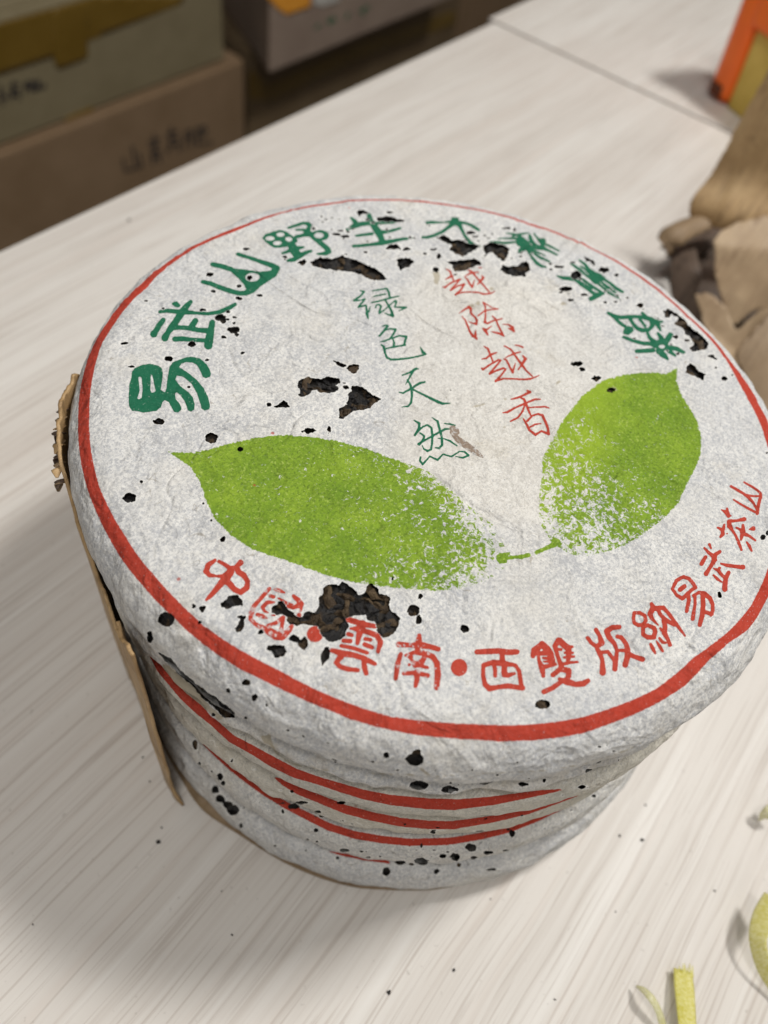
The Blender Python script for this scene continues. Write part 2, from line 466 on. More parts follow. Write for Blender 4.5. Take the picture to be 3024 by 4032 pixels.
char('g', S(c, (645,165,28,850,230,30,1050,300,35,1200,350,44,1290,400,50), (1290,400,50,1230,480,66,1100,570,60,980,650,62,880,740,66,780,800,45),
    (780,800,42,690,810,38,560,780,40,350,710,40,200,645,36,75,620,32), (235,335,38,400,370,40,550,420,40,680,520,48,780,620,52,830,700,55), (600,430,30,800,450,25,1000,480,25,1200,470,35)),
    [PG(c, 580,430,1200,480,1290,450,830,790,700,560)], he=[EL(c, 887, 545, 118, 70)])
c = crop(1010, 840, 1360)
char('g', S(c, (730,440,30,860,410,34,930,380,40), (600,270,24,720,230,28,870,180,28,960,190,35,990,220,40,970,300,45,930,370,50), (740,305,18,850,305,22,940,320,35),
    (1000,380,50,1060,430,55,1140,500,50,1240,590,46,1320,660,52,1350,710,52,1300,745,38,1200,755,26,1130,755,16),
    (650,580,70,700,680,90,760,780,78), (690,650,40,800,640,32,890,630,14), (480,745,20,560,720,26,640,680,35), (590,880,28,700,860,45,830,780,48,930,730,34,1020,700,26)),
    [PG(c, 105,460,160,390,300,340,430,310,540,330,620,380,700,440,760,480,770,530,700,570,600,620,450,640,320,640,240,590,160,520), PG(c, 880,340,1000,340,1050,430,900,440)],
    [EL(c, 1190, 410, 165, 98)], he=[EL(c,250,468,85,42), EL(c,390,555,80,40), EL(c,450,395,75,40), EL(c,600,480,65,45), EL(c,1165,410,90,54)])
c = crop(1330, 800, 1680)
char('g', S(c, (580,220,45,620,330,50,680,430,60,740,520,70,800,620,58,830,720,58), (245,270,20,320,340,45,340,400,55), (170,490,25,280,440,45,420,390,45,600,370,40), (680,380,35,850,365,28,1070,365,15),
    (340,605,22,480,590,25,640,570,30), (840,540,40,960,525,30,1080,490,25,1170,465,20), (290,800,28,450,790,30,640,770,30,830,740,45,1000,710,40,1200,670,28,1400,650,20)))
c = crop(1640, 800, 1990)
char('g', S(c, (190,360,22,300,355,30,420,360,18,500,355,12,640,345,28), (660,400,45,580,460,32,470,540,30,330,600,30,220,635,28,110,635,22), (800,360,35,920,370,25,1020,410,25,1100,460,30,1160,500,25),
    (800,400,45,850,500,30,910,620,30,990,720,32,1080,795,38,1200,800,15)), [PG(c, 650,260,780,260,800,330,850,420,760,430,720,410,640,430,610,400,640,340)])
c = crop(1900, 860, 2250)
char('g', S(c, (140,435,12,280,440,20,430,460,25,600,440,20), (290,375,10,430,375,15,560,370,20,650,380,30,720,420,40), (450,275,12,560,285,18,680,320,28,760,400,42,830,470,55), (560,330,18,700,290,20,860,270,14),
    (640,440,30,680,480,40,800,510,60), (800,520,75), (700,610,45,760,560,50), (880,320,30,910,420,40,960,480,33,1040,520,25), (960,280,15,1010,350,18,1080,420,40), (1120,430,68), (1110,540,58),
    (1150,470,25,1280,530,22,1430,605,15), (1150,560,35,1260,610,25,1390,680,15), (880,520,38,1000,560,22,1090,560,28), (870,570,26,1000,620,20,1090,660,20,1160,690,14),
    (860,580,36,960,650,20,1080,730,26,1250,805,18), (850,600,28,920,720,28,1010,830,32,1100,890,28,1190,910,15)))
c = crop(2150, 970, 2500)
char('g', S(c, (620,255,15,720,330,28,800,430,30,900,500,36,1000,560,55), (640,370,16,720,420,20,800,500,20,880,570,24), (450,310,18,540,370,25,640,440,28,720,510,26,820,590,25,930,680,32),
    (1060,600,28,1200,690,27,1320,790,33,1430,850,26), (1030,660,20,1120,740,30,1220,810,32,1300,865,18), (960,680,30,1060,770,22,1180,870,26,1360,965,14), (650,590,22,760,670,26,880,760,30,1080,880,24),
    (600,640,16,720,700,13,850,790,18), (210,550,15,320,590,35,450,600,42,560,620,36,660,720,28,780,800,26,900,880,36), (1050,880,33,960,910,52,840,980,44)),
    [PG(c, 900,510,1010,520,1110,575,1080,640,960,690,860,580)])
c = crop(2350, 1180, 2750)
char('g', S(c, (185,215,25,280,270,38,400,290,32,550,280,32,700,275,27,830,310,32,950,345,33,1060,360,22), (280,280,28,380,380,28,480,450,28,540,490,60), (540,300,33,590,390,28,650,460,33,740,500,36,850,490,33,910,420,36,900,360,42),
    (740,220,25,820,290,28,900,320,38), (700,310,26,740,370,24,790,430,24), (970,370,38,1010,430,42,1040,500,18), (440,610,25,600,670,30,750,710,30,880,720,35,980,740,60), (830,550,25,870,630,30,940,690,45),
    (1000,550,25,1050,620,38,1080,700,56), (1200,580,48,1150,660,48,1100,720,56), (1060,740,105), (650,840,34,760,835,35,920,825,38), (1020,840,56,1100,910,48,1160,970,20), (1160,780,45,1300,800,38,1420,860,26), (1170,830,38,1280,910,22)),
    [PG(c, 450,470,560,440,610,490,520,580,435,560,430,520)], he=[EL(c, 1065, 765, 48, 30)])
c = crop(1370, 1100, 1730)
char('g', S(c, (220,200,8,290,225,22,230,300,17,110,380,22,220,380,11,310,355,17,260,420,16,190,500,18,330,470,14,340,560,22,350,640,28,370,715,10), (405,490,8,380,580,18), (445,210,10,580,185,14,710,165,16,740,230,20,760,330,22),
    (460,310,8,560,285,14,685,265,14), (425,420,10,560,395,15,740,345,15,930,300,12), (680,380,14,740,480,21,790,570,23,815,660,28,740,640,16,670,610,8),
    (505,510,16,510,465,12,560,455,14,600,480,17,570,610,22,640,570,12,720,500,11,860,380,14,880,400,20,850,500,15,1060,510,18,925,570,8)), step=.012)
char('g', S(c, (625,850,8,690,830,14,720,845,22,640,950,21,570,1025,17), (690,915,11,780,895,15,870,905,20,820,1000,19,760,1080,16,660,1120,17,590,1130,8), (800,1070,15,930,1020,15,1060,1040,22,1020,1180,19), (820,1090,15,840,1150,20,830,1220,20),
    (690,1255,13,850,1220,17,1045,1190,14), (600,1180,10,650,1220,24,670,1320,20,710,1420,20,780,1455,19,900,1450,19,1100,1430,17,1280,1395,15,1420,1355,16,1360,1320,28,1310,1225,8)), step=.012)
c = crop(1530, 1420, 1890)
char('g', S(c, (250,265,12,380,215,18,500,145,24,540,150,12), (470,160,20,400,270,18,360,340,16,310,430,8), (340,350,14,390,420,20,420,520,26,425,640,20,410,760,22,350,830,16,235,840,6), (195,570,10,260,590,16,420,500,20,560,410,22,660,385,16),
    (440,520,16,600,600,18,760,680,22,900,750,28,980,780,22,1115,770,8)), step=.012)
char('g', S(c, (460,1080,8,560,1140,24,550,1230,24,480,1350,22), (520,1290,24,620,1200,16,700,1165,15,780,1220,20,795,1350,22,790,1500,20,770,1610,20,710,1640,20,640,1600,14,610,1540,8), (570,1310,14,650,1370,18,620,1450,24,560,1520,22),
    (540,1510,20,700,1420,18,900,1310,20,1030,1240,20,1120,1240,10), (790,1030,8,890,1100,20,930,1250,22,970,1400,22,970,1530,22,920,1590,18,850,1575,12), (1010,1140,8,1120,1150,16,1210,1175,12), (900,1410,8,1000,1415,11,1120,1460,18,1240,1545,12),
    (580,1750,18,570,1820,18,620,1880,20,750,1735,13,890,1800,20,990,1695,13,1140,1740,15,1290,1645,13,1380,1650,15,1450,1720,22,1350,1760,16,1220,1740,8)), step=.012)
char('s', S(c, (1150,1230,45,1250,1300,40), (1150,1300,40,1250,1420,50,1400,1530,62,1560,1640,52,1670,1720,30,1720,1760,10), (1180,1190,16,1260,1260,20)), step=.02)
c = crop(1700, 1020, 2060)
char('r', S(c, (265,180,10,330,220,18,360,300,18,400,400,14), (250,370,10,340,320,20,450,270,12), (205,500,12,240,515,17,350,430,16,500,370,16,530,365,12), (500,380,18,430,470,16,340,565,18,470,490,14,590,455,20,530,560,18,430,645,20),
    (430,640,16,560,600,12,700,595,12,850,605,14,940,635,18,1060,625,14,1150,585,8), (600,310,8,720,250,20,850,235,10), (640,190,14,730,230,18,820,340,16,920,450,16,1040,595,14), (600,325,8,650,370,16,690,450,18,735,510,22,775,385,8),
    (905,300,10,935,340,24,880,410,20,825,465,8), (850,155,10,905,160,10)), step=.012)
char('r', S(c, (500,980,8,590,920,16,670,870,24,710,900,24,710,980,20,790,1060,18,820,1110,22,810,1180,22,730,1160,12,660,1130,8), (550,1040,8,610,1110,16,650,1210,18,690,1310,20,740,1390,24,825,1460,10,790,1400,28,800,1290,8),
    (925,780,12,970,850,16,975,960,14,975,1060,16,960,1140,24,1010,1170,16,1110,1120,14,1280,1080,10), (935,780,8,1090,880,10,1210,905,10,1080,915,12,960,940,14,840,1030,14), (1095,1030,12,1160,1090,14,1200,1190,16,1250,1290,20,1310,1395,14,1230,1350,20,1080,1315,8),
    (930,1260,16,970,1290,36,1020,1375,14), (980,1290,20,1090,1215,8), (1290,1180,8,1390,1190,12,1470,1240,24,1500,1320,14,1440,1270,24,1380,1255,6)), step=.012)
c = crop(1850, 1330, 2210)
char('r', S(c, (255,155,10,330,200,20,365,290,20,420,430,14), (220,385,12,300,370,16,370,310,22,490,265,12), (215,550,14,240,575,22,360,490,18,520,400,18,560,410,18,460,530,18,360,650,22,470,600,18,610,550,18,650,570,18,560,690,18,470,785,24),
    (470,780,20,620,740,16,800,745,16,1000,755,18,1120,740,18,1265,680,8), (650,360,10,790,290,18,920,255,12), (625,145,12,750,215,18,830,330,18,930,470,22,1020,590,18,1135,700,12), (615,380,10,670,410,18,720,520,20,780,625,22,825,460,8),
    (960,325,12,1010,380,28,950,480,22,875,580,12), (820,130,10,900,145,14,965,175,14)), step=.012)
char('r', S(c, (1040,955,14,1090,985,26,980,1040,20,860,1090,20,745,1115,10), (910,1080,10,980,1110,20,1020,1190,24,1060,1300,22,1105,1410,16), (600,1360,10,680,1350,22,820,1270,20,1000,1190,20,1180,1115,20,1280,1115,12), (1000,1200,16,960,1330,20,870,1450,20,740,1515,16),
    (1060,1265,12,1250,1255,16,1370,1250,18,1440,1275,12), (975,1470,14,1030,1570,22,1080,1670,22,1190,1760,24,1300,1690,18,1430,1745,26,1420,1650,22,1370,1520,24,1320,1410,26,1240,1380,18,1140,1410,18,1040,1510,22), (1080,1625,14,1190,1570,18,1290,1555,12)), step=.012)
c = crop(760, 2160, 1210)
char('r', S(c, (320,170,26,220,240,40,190,330,42,240,385,34,340,400,18,440,400,30,530,330,40), (375,185,25,460,230,28,540,290,38,620,270,30,690,205,45), (640,280,42,660,340,44,740,390,42,795,480,36,780,570,42,690,635,42,600,590,42,530,510,46,450,440,52),
    (560,340,40,500,420,50,420,490,52,330,600,40,250,690,35,190,745,20)))
char('rw', S(c, (1110,580,28,1050,650,30,960,750,30,890,830,34,850,930,40,830,1020,28,900,1090,30,980,1140,35), (980,1130,30,1080,1180,55,1200,1260,66,1290,1280,56,1400,1180,40,1450,1100,24), (1080,1120,25,1200,1080,30,1310,990,24), (1310,1000,30,1290,1120,28,1270,1240,35),
    (1190,590,24,1260,610,30,1330,640,14), (1120,685,25,1170,700,28), (1180,780,18,1080,780,30,1010,850,30,1040,910,20,1100,935,8), (930,955,25,1000,980,36,1070,1010,14), (1140,970,12,1190,970,12), (1460,690,28,1540,760,40,1590,800,22,1560,900,22),
    (1380,840,24,1450,860,26,1540,820,40), (1240,720,14,1310,760,22,1370,800,22,1450,810,12), (1540,965,35)), step=.018)
c = crop(1220, 2360, 1770)
char('r', [], ells=[EL(c, 62, 412, 98, 96)])
char('r', S(c, (445,235,32,540,265,35,660,300,34,775,320,28), (620,300,55,590,400,38,565,520,25), (480,345,12,560,350,36,700,390,32,800,430,35,840,510,34,810,620,24), (455,410,25,500,425,23), (400,490,26,480,495,28), (660,470,24,720,480,24), (650,535,28,740,570,26),
    (375,550,24,520,580,24,680,635,24), (265,605,28,380,640,40,520,660,34,640,700,34,770,765,27), (370,680,38,310,750,28,360,800,30,460,830,30,570,840,26), (640,740,28,650,810,35,670,880,28)), step=.018)
char('rw', S(c, (1300,430,26,1295,510,42,1280,600,34), (1060,535,36,1200,545,26,1300,540,45,1420,560,32,1525,590,30), (1080,650,26,1040,780,33,1020,940,26), (1140,665,18,1240,630,26,1360,640,35,1460,680,34,1510,760,36,1520,900,38,1505,1045,34),
    (1180,670,28,1230,720,32,1250,790,28,1330,740,35,1380,660,25), (1180,775,20), (1260,770,32,1320,790,25,1400,810,18), (1120,880,27,1260,870,28,1400,905,28), (1275,870,42,1270,960,32,1255,1030,25)), he=[EL(c,1265,700,40,32)], step=.018)
c = crop(1740, 2460, 2340)
char('r', [], ells=[EL(c, 188, 465, 90, 94)])
char('r', S(c, (380,295,28,500,290,32,620,285,32,720,300,32,815,295,30), (655,300,25,660,400,33), (455,440,26,560,410,30,660,420,34,800,440,20,840,500,23,870,690,27), (450,440,22,450,560,24,470,650,28,520,695,33,600,680,26,720,665,30,880,690,28),
    (560,420,24,580,480,24,580,555,22), (680,430,30,680,540,33,720,550,28,790,530,16)), step=.018)
char('r', S(c, (1090,215,32,1010,280,40,990,340,26), (1090,210,36,1140,260,40,1180,310,36,1190,380,44,1200,420,36), (1050,330,18,1060,400,20,1090,470,36,1105,560,20), (1100,360,13,1180,370,24), (1110,400,11,1180,405,14), (1110,460,28,1240,430,16), (1040,310,26,1130,310,26),
    (1270,170,33,1230,230,28,1260,340,21,1300,450,28), (1280,170,33,1330,220,36,1380,260,34,1380,350,30,1370,410,18), (1340,240,16,1420,240,16), (1340,305,15,1425,305,14), (1330,355,14,1440,345,14), (1310,430,20,1400,410,17,1480,405,12), (1240,262,16,1300,270,16),
    (1210,545,28,1290,480,30,1380,500,33,1380,560,29,1350,610,29), (1280,590,20,1360,620,38,1460,650,30,1540,640,34,1590,610,27), (1300,620,26,1200,690,28,1110,730,28)), step=.016)
c = crop(2280, 2360, 2730)
char('r', S(c, (125,560,30,180,630,28,260,690,30,330,630,45,300,530,30,245,440,30), (250,690,28,300,780,38,340,880,30,345,1060,48), (330,770,28,420,760,28,470,830,28,530,900,38,520,1010,40), (585,400,34,480,410,38,400,460,40,430,540,42,520,650,30,550,740,28,540,880,34),
    (560,740,22,650,740,26), (560,540,32,610,550,32,680,640,34,710,730,38,700,850,42,670,950,44), (700,780,38,800,830,34,920,870,40)), step=.018)
char('r', S(c, (800,195,26,880,195,26,955,235,26,970,310,28,930,365,28,860,375,28,800,340,26,790,270,26,800,195,26), (930,400,30,1000,375,28,1090,415,32,1105,470,34,1085,550,36,1000,550,34,930,510,30,930,400,30), (1040,650,22,1070,710,30,1105,780,18), (1120,600,10,1170,680,26,1215,750,22),
    (1050,65,26,1080,120,42,1030,210,38,1060,280,30,1150,375,10), (1100,130,38,1220,120,32,1290,190,28,1370,300,27,1450,410,25,1540,530,14), (1150,150,30,1180,220,28,1260,300,33,1380,370,26), (1230,310,33,1250,400,36,1240,490,38,1290,580,28,1320,660,30), (1180,420,18,1230,480,28), (1165,560,18,1210,620,24,1260,630,18)), step=.016)
c = crop(2600, 2120, 2960)
char('r', S(c, (250,850,33,300,760,34,420,695,32,520,730,34,600,820,34,640,890,34,560,940,33,480,1020,38,400,1090,38,300,1030,30,220,920,28,250,850,30), (360,930,44,440,865,40), (500,1000,40,520,1120,38,490,1250,34,480,1320,35), (600,1040,28,700,980,30,800,1000,42,900,1080,40,950,1200,36,950,1320,35,920,1390,30),
    (630,1060,30,630,1200,28,600,1380,36,590,1460,38), (770,1050,42,780,1200,44,760,1400,45,715,1570,40), (800,1330,34,930,1370,40)), step=.018)
char('r', S(c, (800,170,20,870,250,28,960,320,42,1080,240,32), (890,110,28,925,180,16), (980,330,52,970,420,42,900,530,34,830,640,45), (1010,390,28), (820,340,35,750,460,40), (1100,455,18,1220,490,32,1380,510,34,1500,520,44), (970,545,14,1050,580,35,1130,680,30,1190,720,42,1240,620,38), (1075,540,28),
    (1190,720,40,1175,830,48,1170,920,48), (965,665,18,1030,730,28,1110,790,16)), step=.018)
c = crop(2720, 1850, 3024)
char('r', S(c, (660,860,14,760,910,48,810,990,42), (780,830,25,790,940,50), (860,985,20), (580,1240,22,680,1290,42,690,1380,45,640,1440,28), (720,1180,25,700,1280,38), (780,1370,18), (820,1110,46,830,1200,56,900,1310,30,970,1420,28,1030,1560,35,1090,1720,26), (850,1100,38,1000,1090,28,1150,1060,48),
    (980,1240,20,1080,1290,33,1110,1360,52,1080,1500,25), (1120,1190,30,1130,1320,48), (1130,1370,46,1260,1420,30,1390,1520,20), (1260,1280,15,1340,1260,52), (1200,1550,18,1260,1640,36,1310,1740,22)), step=.016)
char('r', S(c, (1145,265,18,1280,340,26,1420,430,26,1500,500,28,1500,590,36,1460,720,36,1430,940,33), (860,350,28,1000,430,30,1150,520,30,1250,600,36,1350,720,28,1430,860,28), (1180,530,20,1330,565,22,1480,560,25), (920,640,18,1060,730,25,1240,830,28,1430,930,28)), step=.016)

cL = (620, 1650, 1460 / 1659.)
LEAF1 = PG(cL, 52,148,150,152,220,140,330,108,440,85,560,72,680,80,800,98,930,132,1030,170,1120,200,1220,240,1290,300,1370,370,1450,430,1520,490,1560,560,1575,600,1560,650,1530,690,1450,730,1350,760,1240,768,1100,758,980,745,860,725,760,700,640,655,520,615,420,580,330,520,260,450,220,370,190,280,150,215,100,180)
cR = (2050, 1400, 750 / 1659.)
LEAF2 = PG(cR, 1360,110,1355,220,1400,340,1460,440,1530,560,1570,700,1570,840,1530,960,1470,1070,1420,1180,1370,1290,1260,1400,1150,1490,1000,1600,860,1670,700,1720,560,1740,450,1735,340,1670,240,1600,180,1480,160,1380,165,1200,190,1030,190,900,210,850,280,730,350,600,430,490,520,370,620,290,720,220,850,180,1000,155,1150,150,1270,160,1310,140)
STEMS = S(cL, (1540,625,9,1600,618,8,1659,608,7)) + S(cR, (0,1755,19,70,1737,19), (140,1715,18,220,1680,19,300,1640,24))
TICKET = [(1640,1050),(1590,1250),(1575,1480),(1545,1760),(1700,1900),(1850,2010),(2000,2095),(2150,2105),(2230,1960),(2330,1960),(2420,1700),(2440,1500),(2330,1300),(2150,1120),(1900,1060)]

RING_OUT = [(306,1622),(343.6,1923),(430.6,2118),(573,2321),(752,2496),(931,2627),(1034,2680),(1200,2759),(1381,2831),(1584,2882),(1793,2907),(1963,2918),(2129,2911),(2296,2886),(2440,2835),(2585,2770),(2700,2697),(2790,2600),(2870,2530),(2945,2480),(3000,2400),(313,1533),(336,1443),(367,1357),(412,1284),(471,1207),(553,1122),(643,1045),(756,972),(900,908),(1065,850),(2886,1432),(2948,1511),(2990,1594)]
RING_IN = [(351,1622),(394,1923),(483,2094),(628,2290),(800,2462),(1106,2643),(1287,2734),(1490,2806),(1793,2846),(1963,2855),(2129,2848),(2300,2822),(2440,2775),(2586,2710),(2730,2590),(2800,2540),(2875,2480),(2960,2380),(356,1533),(374,1442),(403,1356),(444,1284),(503,1207),(580,1130),(670,1044),(788,968),(920,914),(2869,1428),(2924,1532),(2969,1619),(3021,1747)]

# ------------------------------------------------------------------ tears in the wrapping paper (picture pixels)
HP, HE = [], []      # polygons, ellipses on the top cake
def hp(c, *xy): HP.append(PG(c, *xy))
def he(c, *rows):
    for i in range(0, len(rows), 4): HE.append(EL(c, *rows[i:i + 4]))
c = crop(950, 2250, 1700)
hp(c, 870,85,940,120,1010,180,1020,205,1080,190,1090,130,1130,100,1190,140,1200,190,1260,205,1300,240,1290,300,1310,350,1350,360,1385,410,1370,480,1330,540,1270,580,1220,570,1180,520,1165,440,1100,430,1085,380,1020,380,950,395,905,405,935,480,900,560,860,600,790,615,740,600,690,540,670,480,600,470,540,460,480,470,400,450,395,400,370,375,300,380,260,345,265,310,310,290,320,255,370,265,410,330,450,355,500,400,540,390,545,360,600,345,640,360,665,320,680,270,665,230,715,200,710,150,750,110,800,115,850,120)
hp(c, 225,650,280,635,370,645,400,700,370,740,290,755,265,700,220,680)
hp(c, 420,560,460,545,500,570,510,600,560,565,580,610,575,660,550,685,500,650,480,620,410,600)
hp(c, 685,740,730,650,755,640,778,700,770,750,710,825,690,790)
he(c, 170,528,25,28, 1500,340,55,50, 1545,425,30,45, 1558,215,22,22, 1320,62,11,14)
c = crop(760, 2160, 1210)
hp(c, 400,790,480,740,510,700,590,665,650,670,720,760,725,830,640,830,560,850,490,885,410,850)
hp(c, 85,890,100,840,190,825,170,900,120,940)
hp(c, 615,1160,650,1100,680,1020,640,990,700,970,770,980,745,1050,740,1150,700,1220,630,1210)
he(c, 100,1065,30,28, 15,840,30,40)
c = crop(1050, 1380, 1550)
hp(c, 400,470,410,400,470,375,530,340,620,365,710,370,790,340,880,355,950,375,962,430,900,460,945,495,900,540,830,560,740,550,700,565,650,510,600,520,560,570,490,605,440,610,400,585,440,540,430,490)
hp(c, 1115,470,1180,460,1260,480,1380,570,1500,630,1400,700,1340,760,1240,780,1150,790,1060,850,1000,890,935,890,950,830,950,760,1040,700,1070,620,1060,570,1110,510)
hp(c, 870,135,940,150,1040,185,1030,220,960,220,910,180); hp(c, 1040,230,1070,200,1130,170,1210,185,1190,260,1150,305,1100,285); hp(c, 100,740,160,690,220,650,265,670,300,740,200,745)
he(c, 1040,480,38,25, 550,1050,95,35, 812,1035,25,45, 25,705,35,30, 1020,425,20,12)
c = crop(450, 1350, 900)
he(c, 265,345,50,25, 790,238,65,40, 1125,20,50,45, 1350,240,30,25, 1080,640,25,18, 645,1145,75,45, 150,5,60,20)
c = crop(560, 1130, 960)
he(c, 70,225,32,18, 345,345,25,20, 985,370,58,25, 1165,70,38,22, 1575,190,60,38, 1290,500,95,55, 1320,570,50,40, 1400,520,30,25, 1400,410,40,20, 1510,495,40,22, 1505,585,28,22, 1490,700,100,55, 1545,780,38,28, 1340,820,38,28, 810,935,55,45, 1640,1080,35,25)
c = crop(780, 960, 1180)
he(c, 785,80,90,25, 190,500,55,40, 840,555,50,40, 670,685,45,25, 255,775,38,22, 1005,840,45,20, 1430,215,50,22, 1415,260,18,14)
c = crop(1010, 840, 1360)
he(c, 1070,285,32,25, 1550,325,55,20, 1500,390,65,30)
c = crop(900, 750, 2400)
hp(c, 355,310,400,290,450,295,500,285,560,305,620,330,660,350,690,385,660,395,610,385,560,360,480,350,410,340,365,330)
hp(c, 300,315,330,295,345,310,320,330); hp(c, 730,300,770,290,810,305,790,330,750,345,735,325)
hp(c, 905,205,940,195,970,215,1020,215,1050,235,1095,240,1060,265,1020,290,960,260,975,240,935,225)
hp(c, 945,310,1000,305,1050,300,1070,290,1105,320,1060,335,1020,355,985,355,970,325)
hp(c, 1105,240,1140,225,1200,240,1225,250,1215,290,1195,310,1170,290,1150,270,1120,280)
hp(c, 1190,320,1215,330,1260,330,1280,305,1310,320,1315,345,1290,360,1300,375,1260,375,1210,365,1185,345)
he(c, 580,95,25,10, 690,125,45,12, 745,130,20,8, 470,190,16,6, 510,200,16,6, 520,180,8,5, 720,245,28,12, 775,255,22,7, 890,258,16,5, 915,285,10,10, 855,275,8,4, 1055,185,20,8, 1070,200,14,5, 790,205,10,6, 700,95,16,6, 1215,165,20,5, 1245,170,8,10, 905,345,18,10, 630,140,9,5, 690,170,7,5, 1150,190,8,4)
c = crop(2150, 970, 2500)
hp(c, 720,190,790,220,880,270,930,400,860,340,820,280,740,290)
he(c, 240,385,100,25, 1075,440,85,55, 1300,545,45,35, 560,530,100,80, 370,790,130,45, 695,905,50,28, 460,1000,50,30, 1100,1045,60,28, 1310,1030,40,25, 1515,955,30,18, 510,300,60,18)
c = crop(2350, 1180, 2750); he(c, 710,90,60,45)
c = crop(2450, 1200, 3024)
hp(c, 460,60,520,50,600,90,660,130,720,180,800,270,880,330,950,390,990,450,960,500,880,530,800,530,765,495,820,450,800,400,720,330,670,250,600,230,580,200,620,190,640,150,560,110,540,160,490,140)
hp(c, 970,580,1020,560,1095,630,1040,620); hp(c, 730,700,770,670,830,690,850,740,945,790,920,860,850,820,780,800,725,780)
he(c, 610,365,28,22, 1068,718,18,14, 1165,835,35,28, 1250,800,16,16, 740,405,30,12, 630,555,22,12, 1650,1685,20,16)
c = crop(2720, 1850, 3024); he(c, 1550,1445,60,60, 1640,1350,30,50)
c = crop(2600, 2120, 2960); he(c, 1075,1030,45,65)
c = crop(1740, 2460, 2340); he(c, 250,40,52,42)
c = crop(1500, 2600, 2700, 1659); he(c, 880,240,42,24, 1133,605,25,14, 770,675,30,12, 890,655,10,12, 375,705,45,18)
he(cR, 490,70,45,22, 540,120,28,18, 660,200,40,22, 785,300,40,20)
he(cL, 243,85,28,24, 372,135,12,10, 1053,714,7,9)
c = (150, 1500, 850 / 1045.)
hp(c, 575,1310,640,1340,700,1410,770,1470,860,1530,950,1600,955,1630,900,1630,840,1570,790,1530,740,1470,680,1420,620,1360)
he(c, 442,565,34,24, 500,487,8,8, 620,1155,40,36, 540,1240,14,28, 1005,1460,20,14, 920,1498,12,10, 895,765,14,14, 800,592,6,6, 840,675,8,7)
c = (600, 2600, 1200 / 1659.)
he(c, 515,122,25,15, 555,203,17,20, 412,165,15,14, 508,313,8,8, 330,297,10,10, 1275,516,15,17, 1428,540,48,36, 1440,498,22,14, 675,512,10,10, 1450,680,48,26, 1620,700,38,16, 740,382,12,5, 620,245,8,10)
fr = random.Random(11)
for _ in range(70):     # crumbs of wear along the far rim
    x = fr.uniform(1250, 2650); yb = np.interp(x, [1250, 1500, 1800, 2050, 2300, 2650], [850, 850, 900, 960, 1060, 1290])
    HE.append((x, yb + abs(fr.gauss(0, 75)), fr.uniform(2.5, 8), fr.uniform(2, 4.5)))
for _ in range(26):
    x = fr.uniform(1000, 2500); yb = np.interp(x, [1000, 1400, 1800, 2200, 2500], [2800, 2985, 3050, 3010, 2920])
    HE.append((x, yb + fr.uniform(-30, 60), fr.uniform(2.5, 7), fr.uniform(2, 5)))
# lower cakes
HE_LOW = []
for _ in range(60):
    x = fr.uniform(900, 2250); yb = np.interp(x, [900, 1200, 1500, 1800, 2100, 2250], [3000, 3200, 3330, 3340, 3240, 3150])
    HE_LOW.append((x, yb + fr.uniform(-90, 110), fr.uniform(2.5, 8), fr.uniform(2, 5)))
rows = (230,460,14,28, 258,563,10,12, 368,632,16,18, 385,668,12,14, 345,705,22,20, 370,755,28,20, 410,785,26,20, 440,815,34,30, 485,900,10,15, 815,775,30,10, 770,795,35,14, 895,825,20,8, 905,850,30,6, 1030,775,32,8, 1030,875,16,6, 710,822,12,10, 890,925,12,10, 1045,1035,25,9, 1010,1075,10,9,
        1272,1150,22,24, 1350,1100,30,10, 1465,1095,40,18, 1548,1150,16,16, 1525,935,12,9, 1465,1010,8,12, 675,1010,14,6, 837,1035,8,8, 695,707,8,5, 430,550,8,8, 325,605,8,6, 580,770,6,8, 500,800,12,8, 1140,1040,10,5, 1180,1072,14,4)
for i in range(0, len(rows), 4): HE_LOW.append(EL(c, *rows[i:i + 4]))
c = (1500, 2600, 1200 / 1659.)
rows = (715,943,20,18, 490,1020,30,22, 405,1072,26,22, 335,1065,18,10, 220,1095,38,20, 425,1115,14,12, 600,1138,38,7, 505,1075,20,8, 580,1045,26,10, 100,1105,26,10, 165,1110,20,8, 1165,740,18,10, 1100,690,22,10, 890,915,8,6, 540,930,22,4, 680,1035,20,6)
for i in range(0, len(rows), 4): HE_LOW.append(EL(c, *rows[i:i + 4]))
c6 = (600, 2600, 1200 / 1659.); c7 = (1500, 2600, 1200 / 1659.); c5 = (150, 1500, 850 / 1045.)
BANDS = [S(c5, (462,1140,4,480,1185,7,505,1240,8,545,1315,10,590,1400,12,640,1460,12))[0] + S(c6, (170,200,18,250,270,22,330,340,17,430,430,18,550,495,20,660,560,24,780,620,22,900,658,17,1000,690,20,1150,735,22,1300,765,24,1500,785,26,1650,790,26))[0] + S(c7, (400,790,24,600,770,20,750,745,15,870,725,10,980,705,5))[0],
         S(c6, (670,640,5,720,670,15,800,715,18,900,755,18,1050,815,20,1200,855,20,1350,885,20,1500,900,19,1650,902,18))[0] + S(c7, (400,900,18,600,870,15,800,825,13,950,775,9,1070,735,4))[0],
         S(c6, (200,370,4,260,430,8,330,500,10,430,590,11,520,660,12,620,730,13,740,800,15,860,860,17,960,910,17,1100,955,17,1250,980,17,1400,995,16,1600,990,16))[0] + S(c7, (400,985,15,550,960,15,700,920,17,850,860,17,980,800,14,1080,740,10,1200,670,6))[0],
         S(c6, (950,1040,4,1050,1060,8,1150,1080,9,1290,1100,7))[0]]

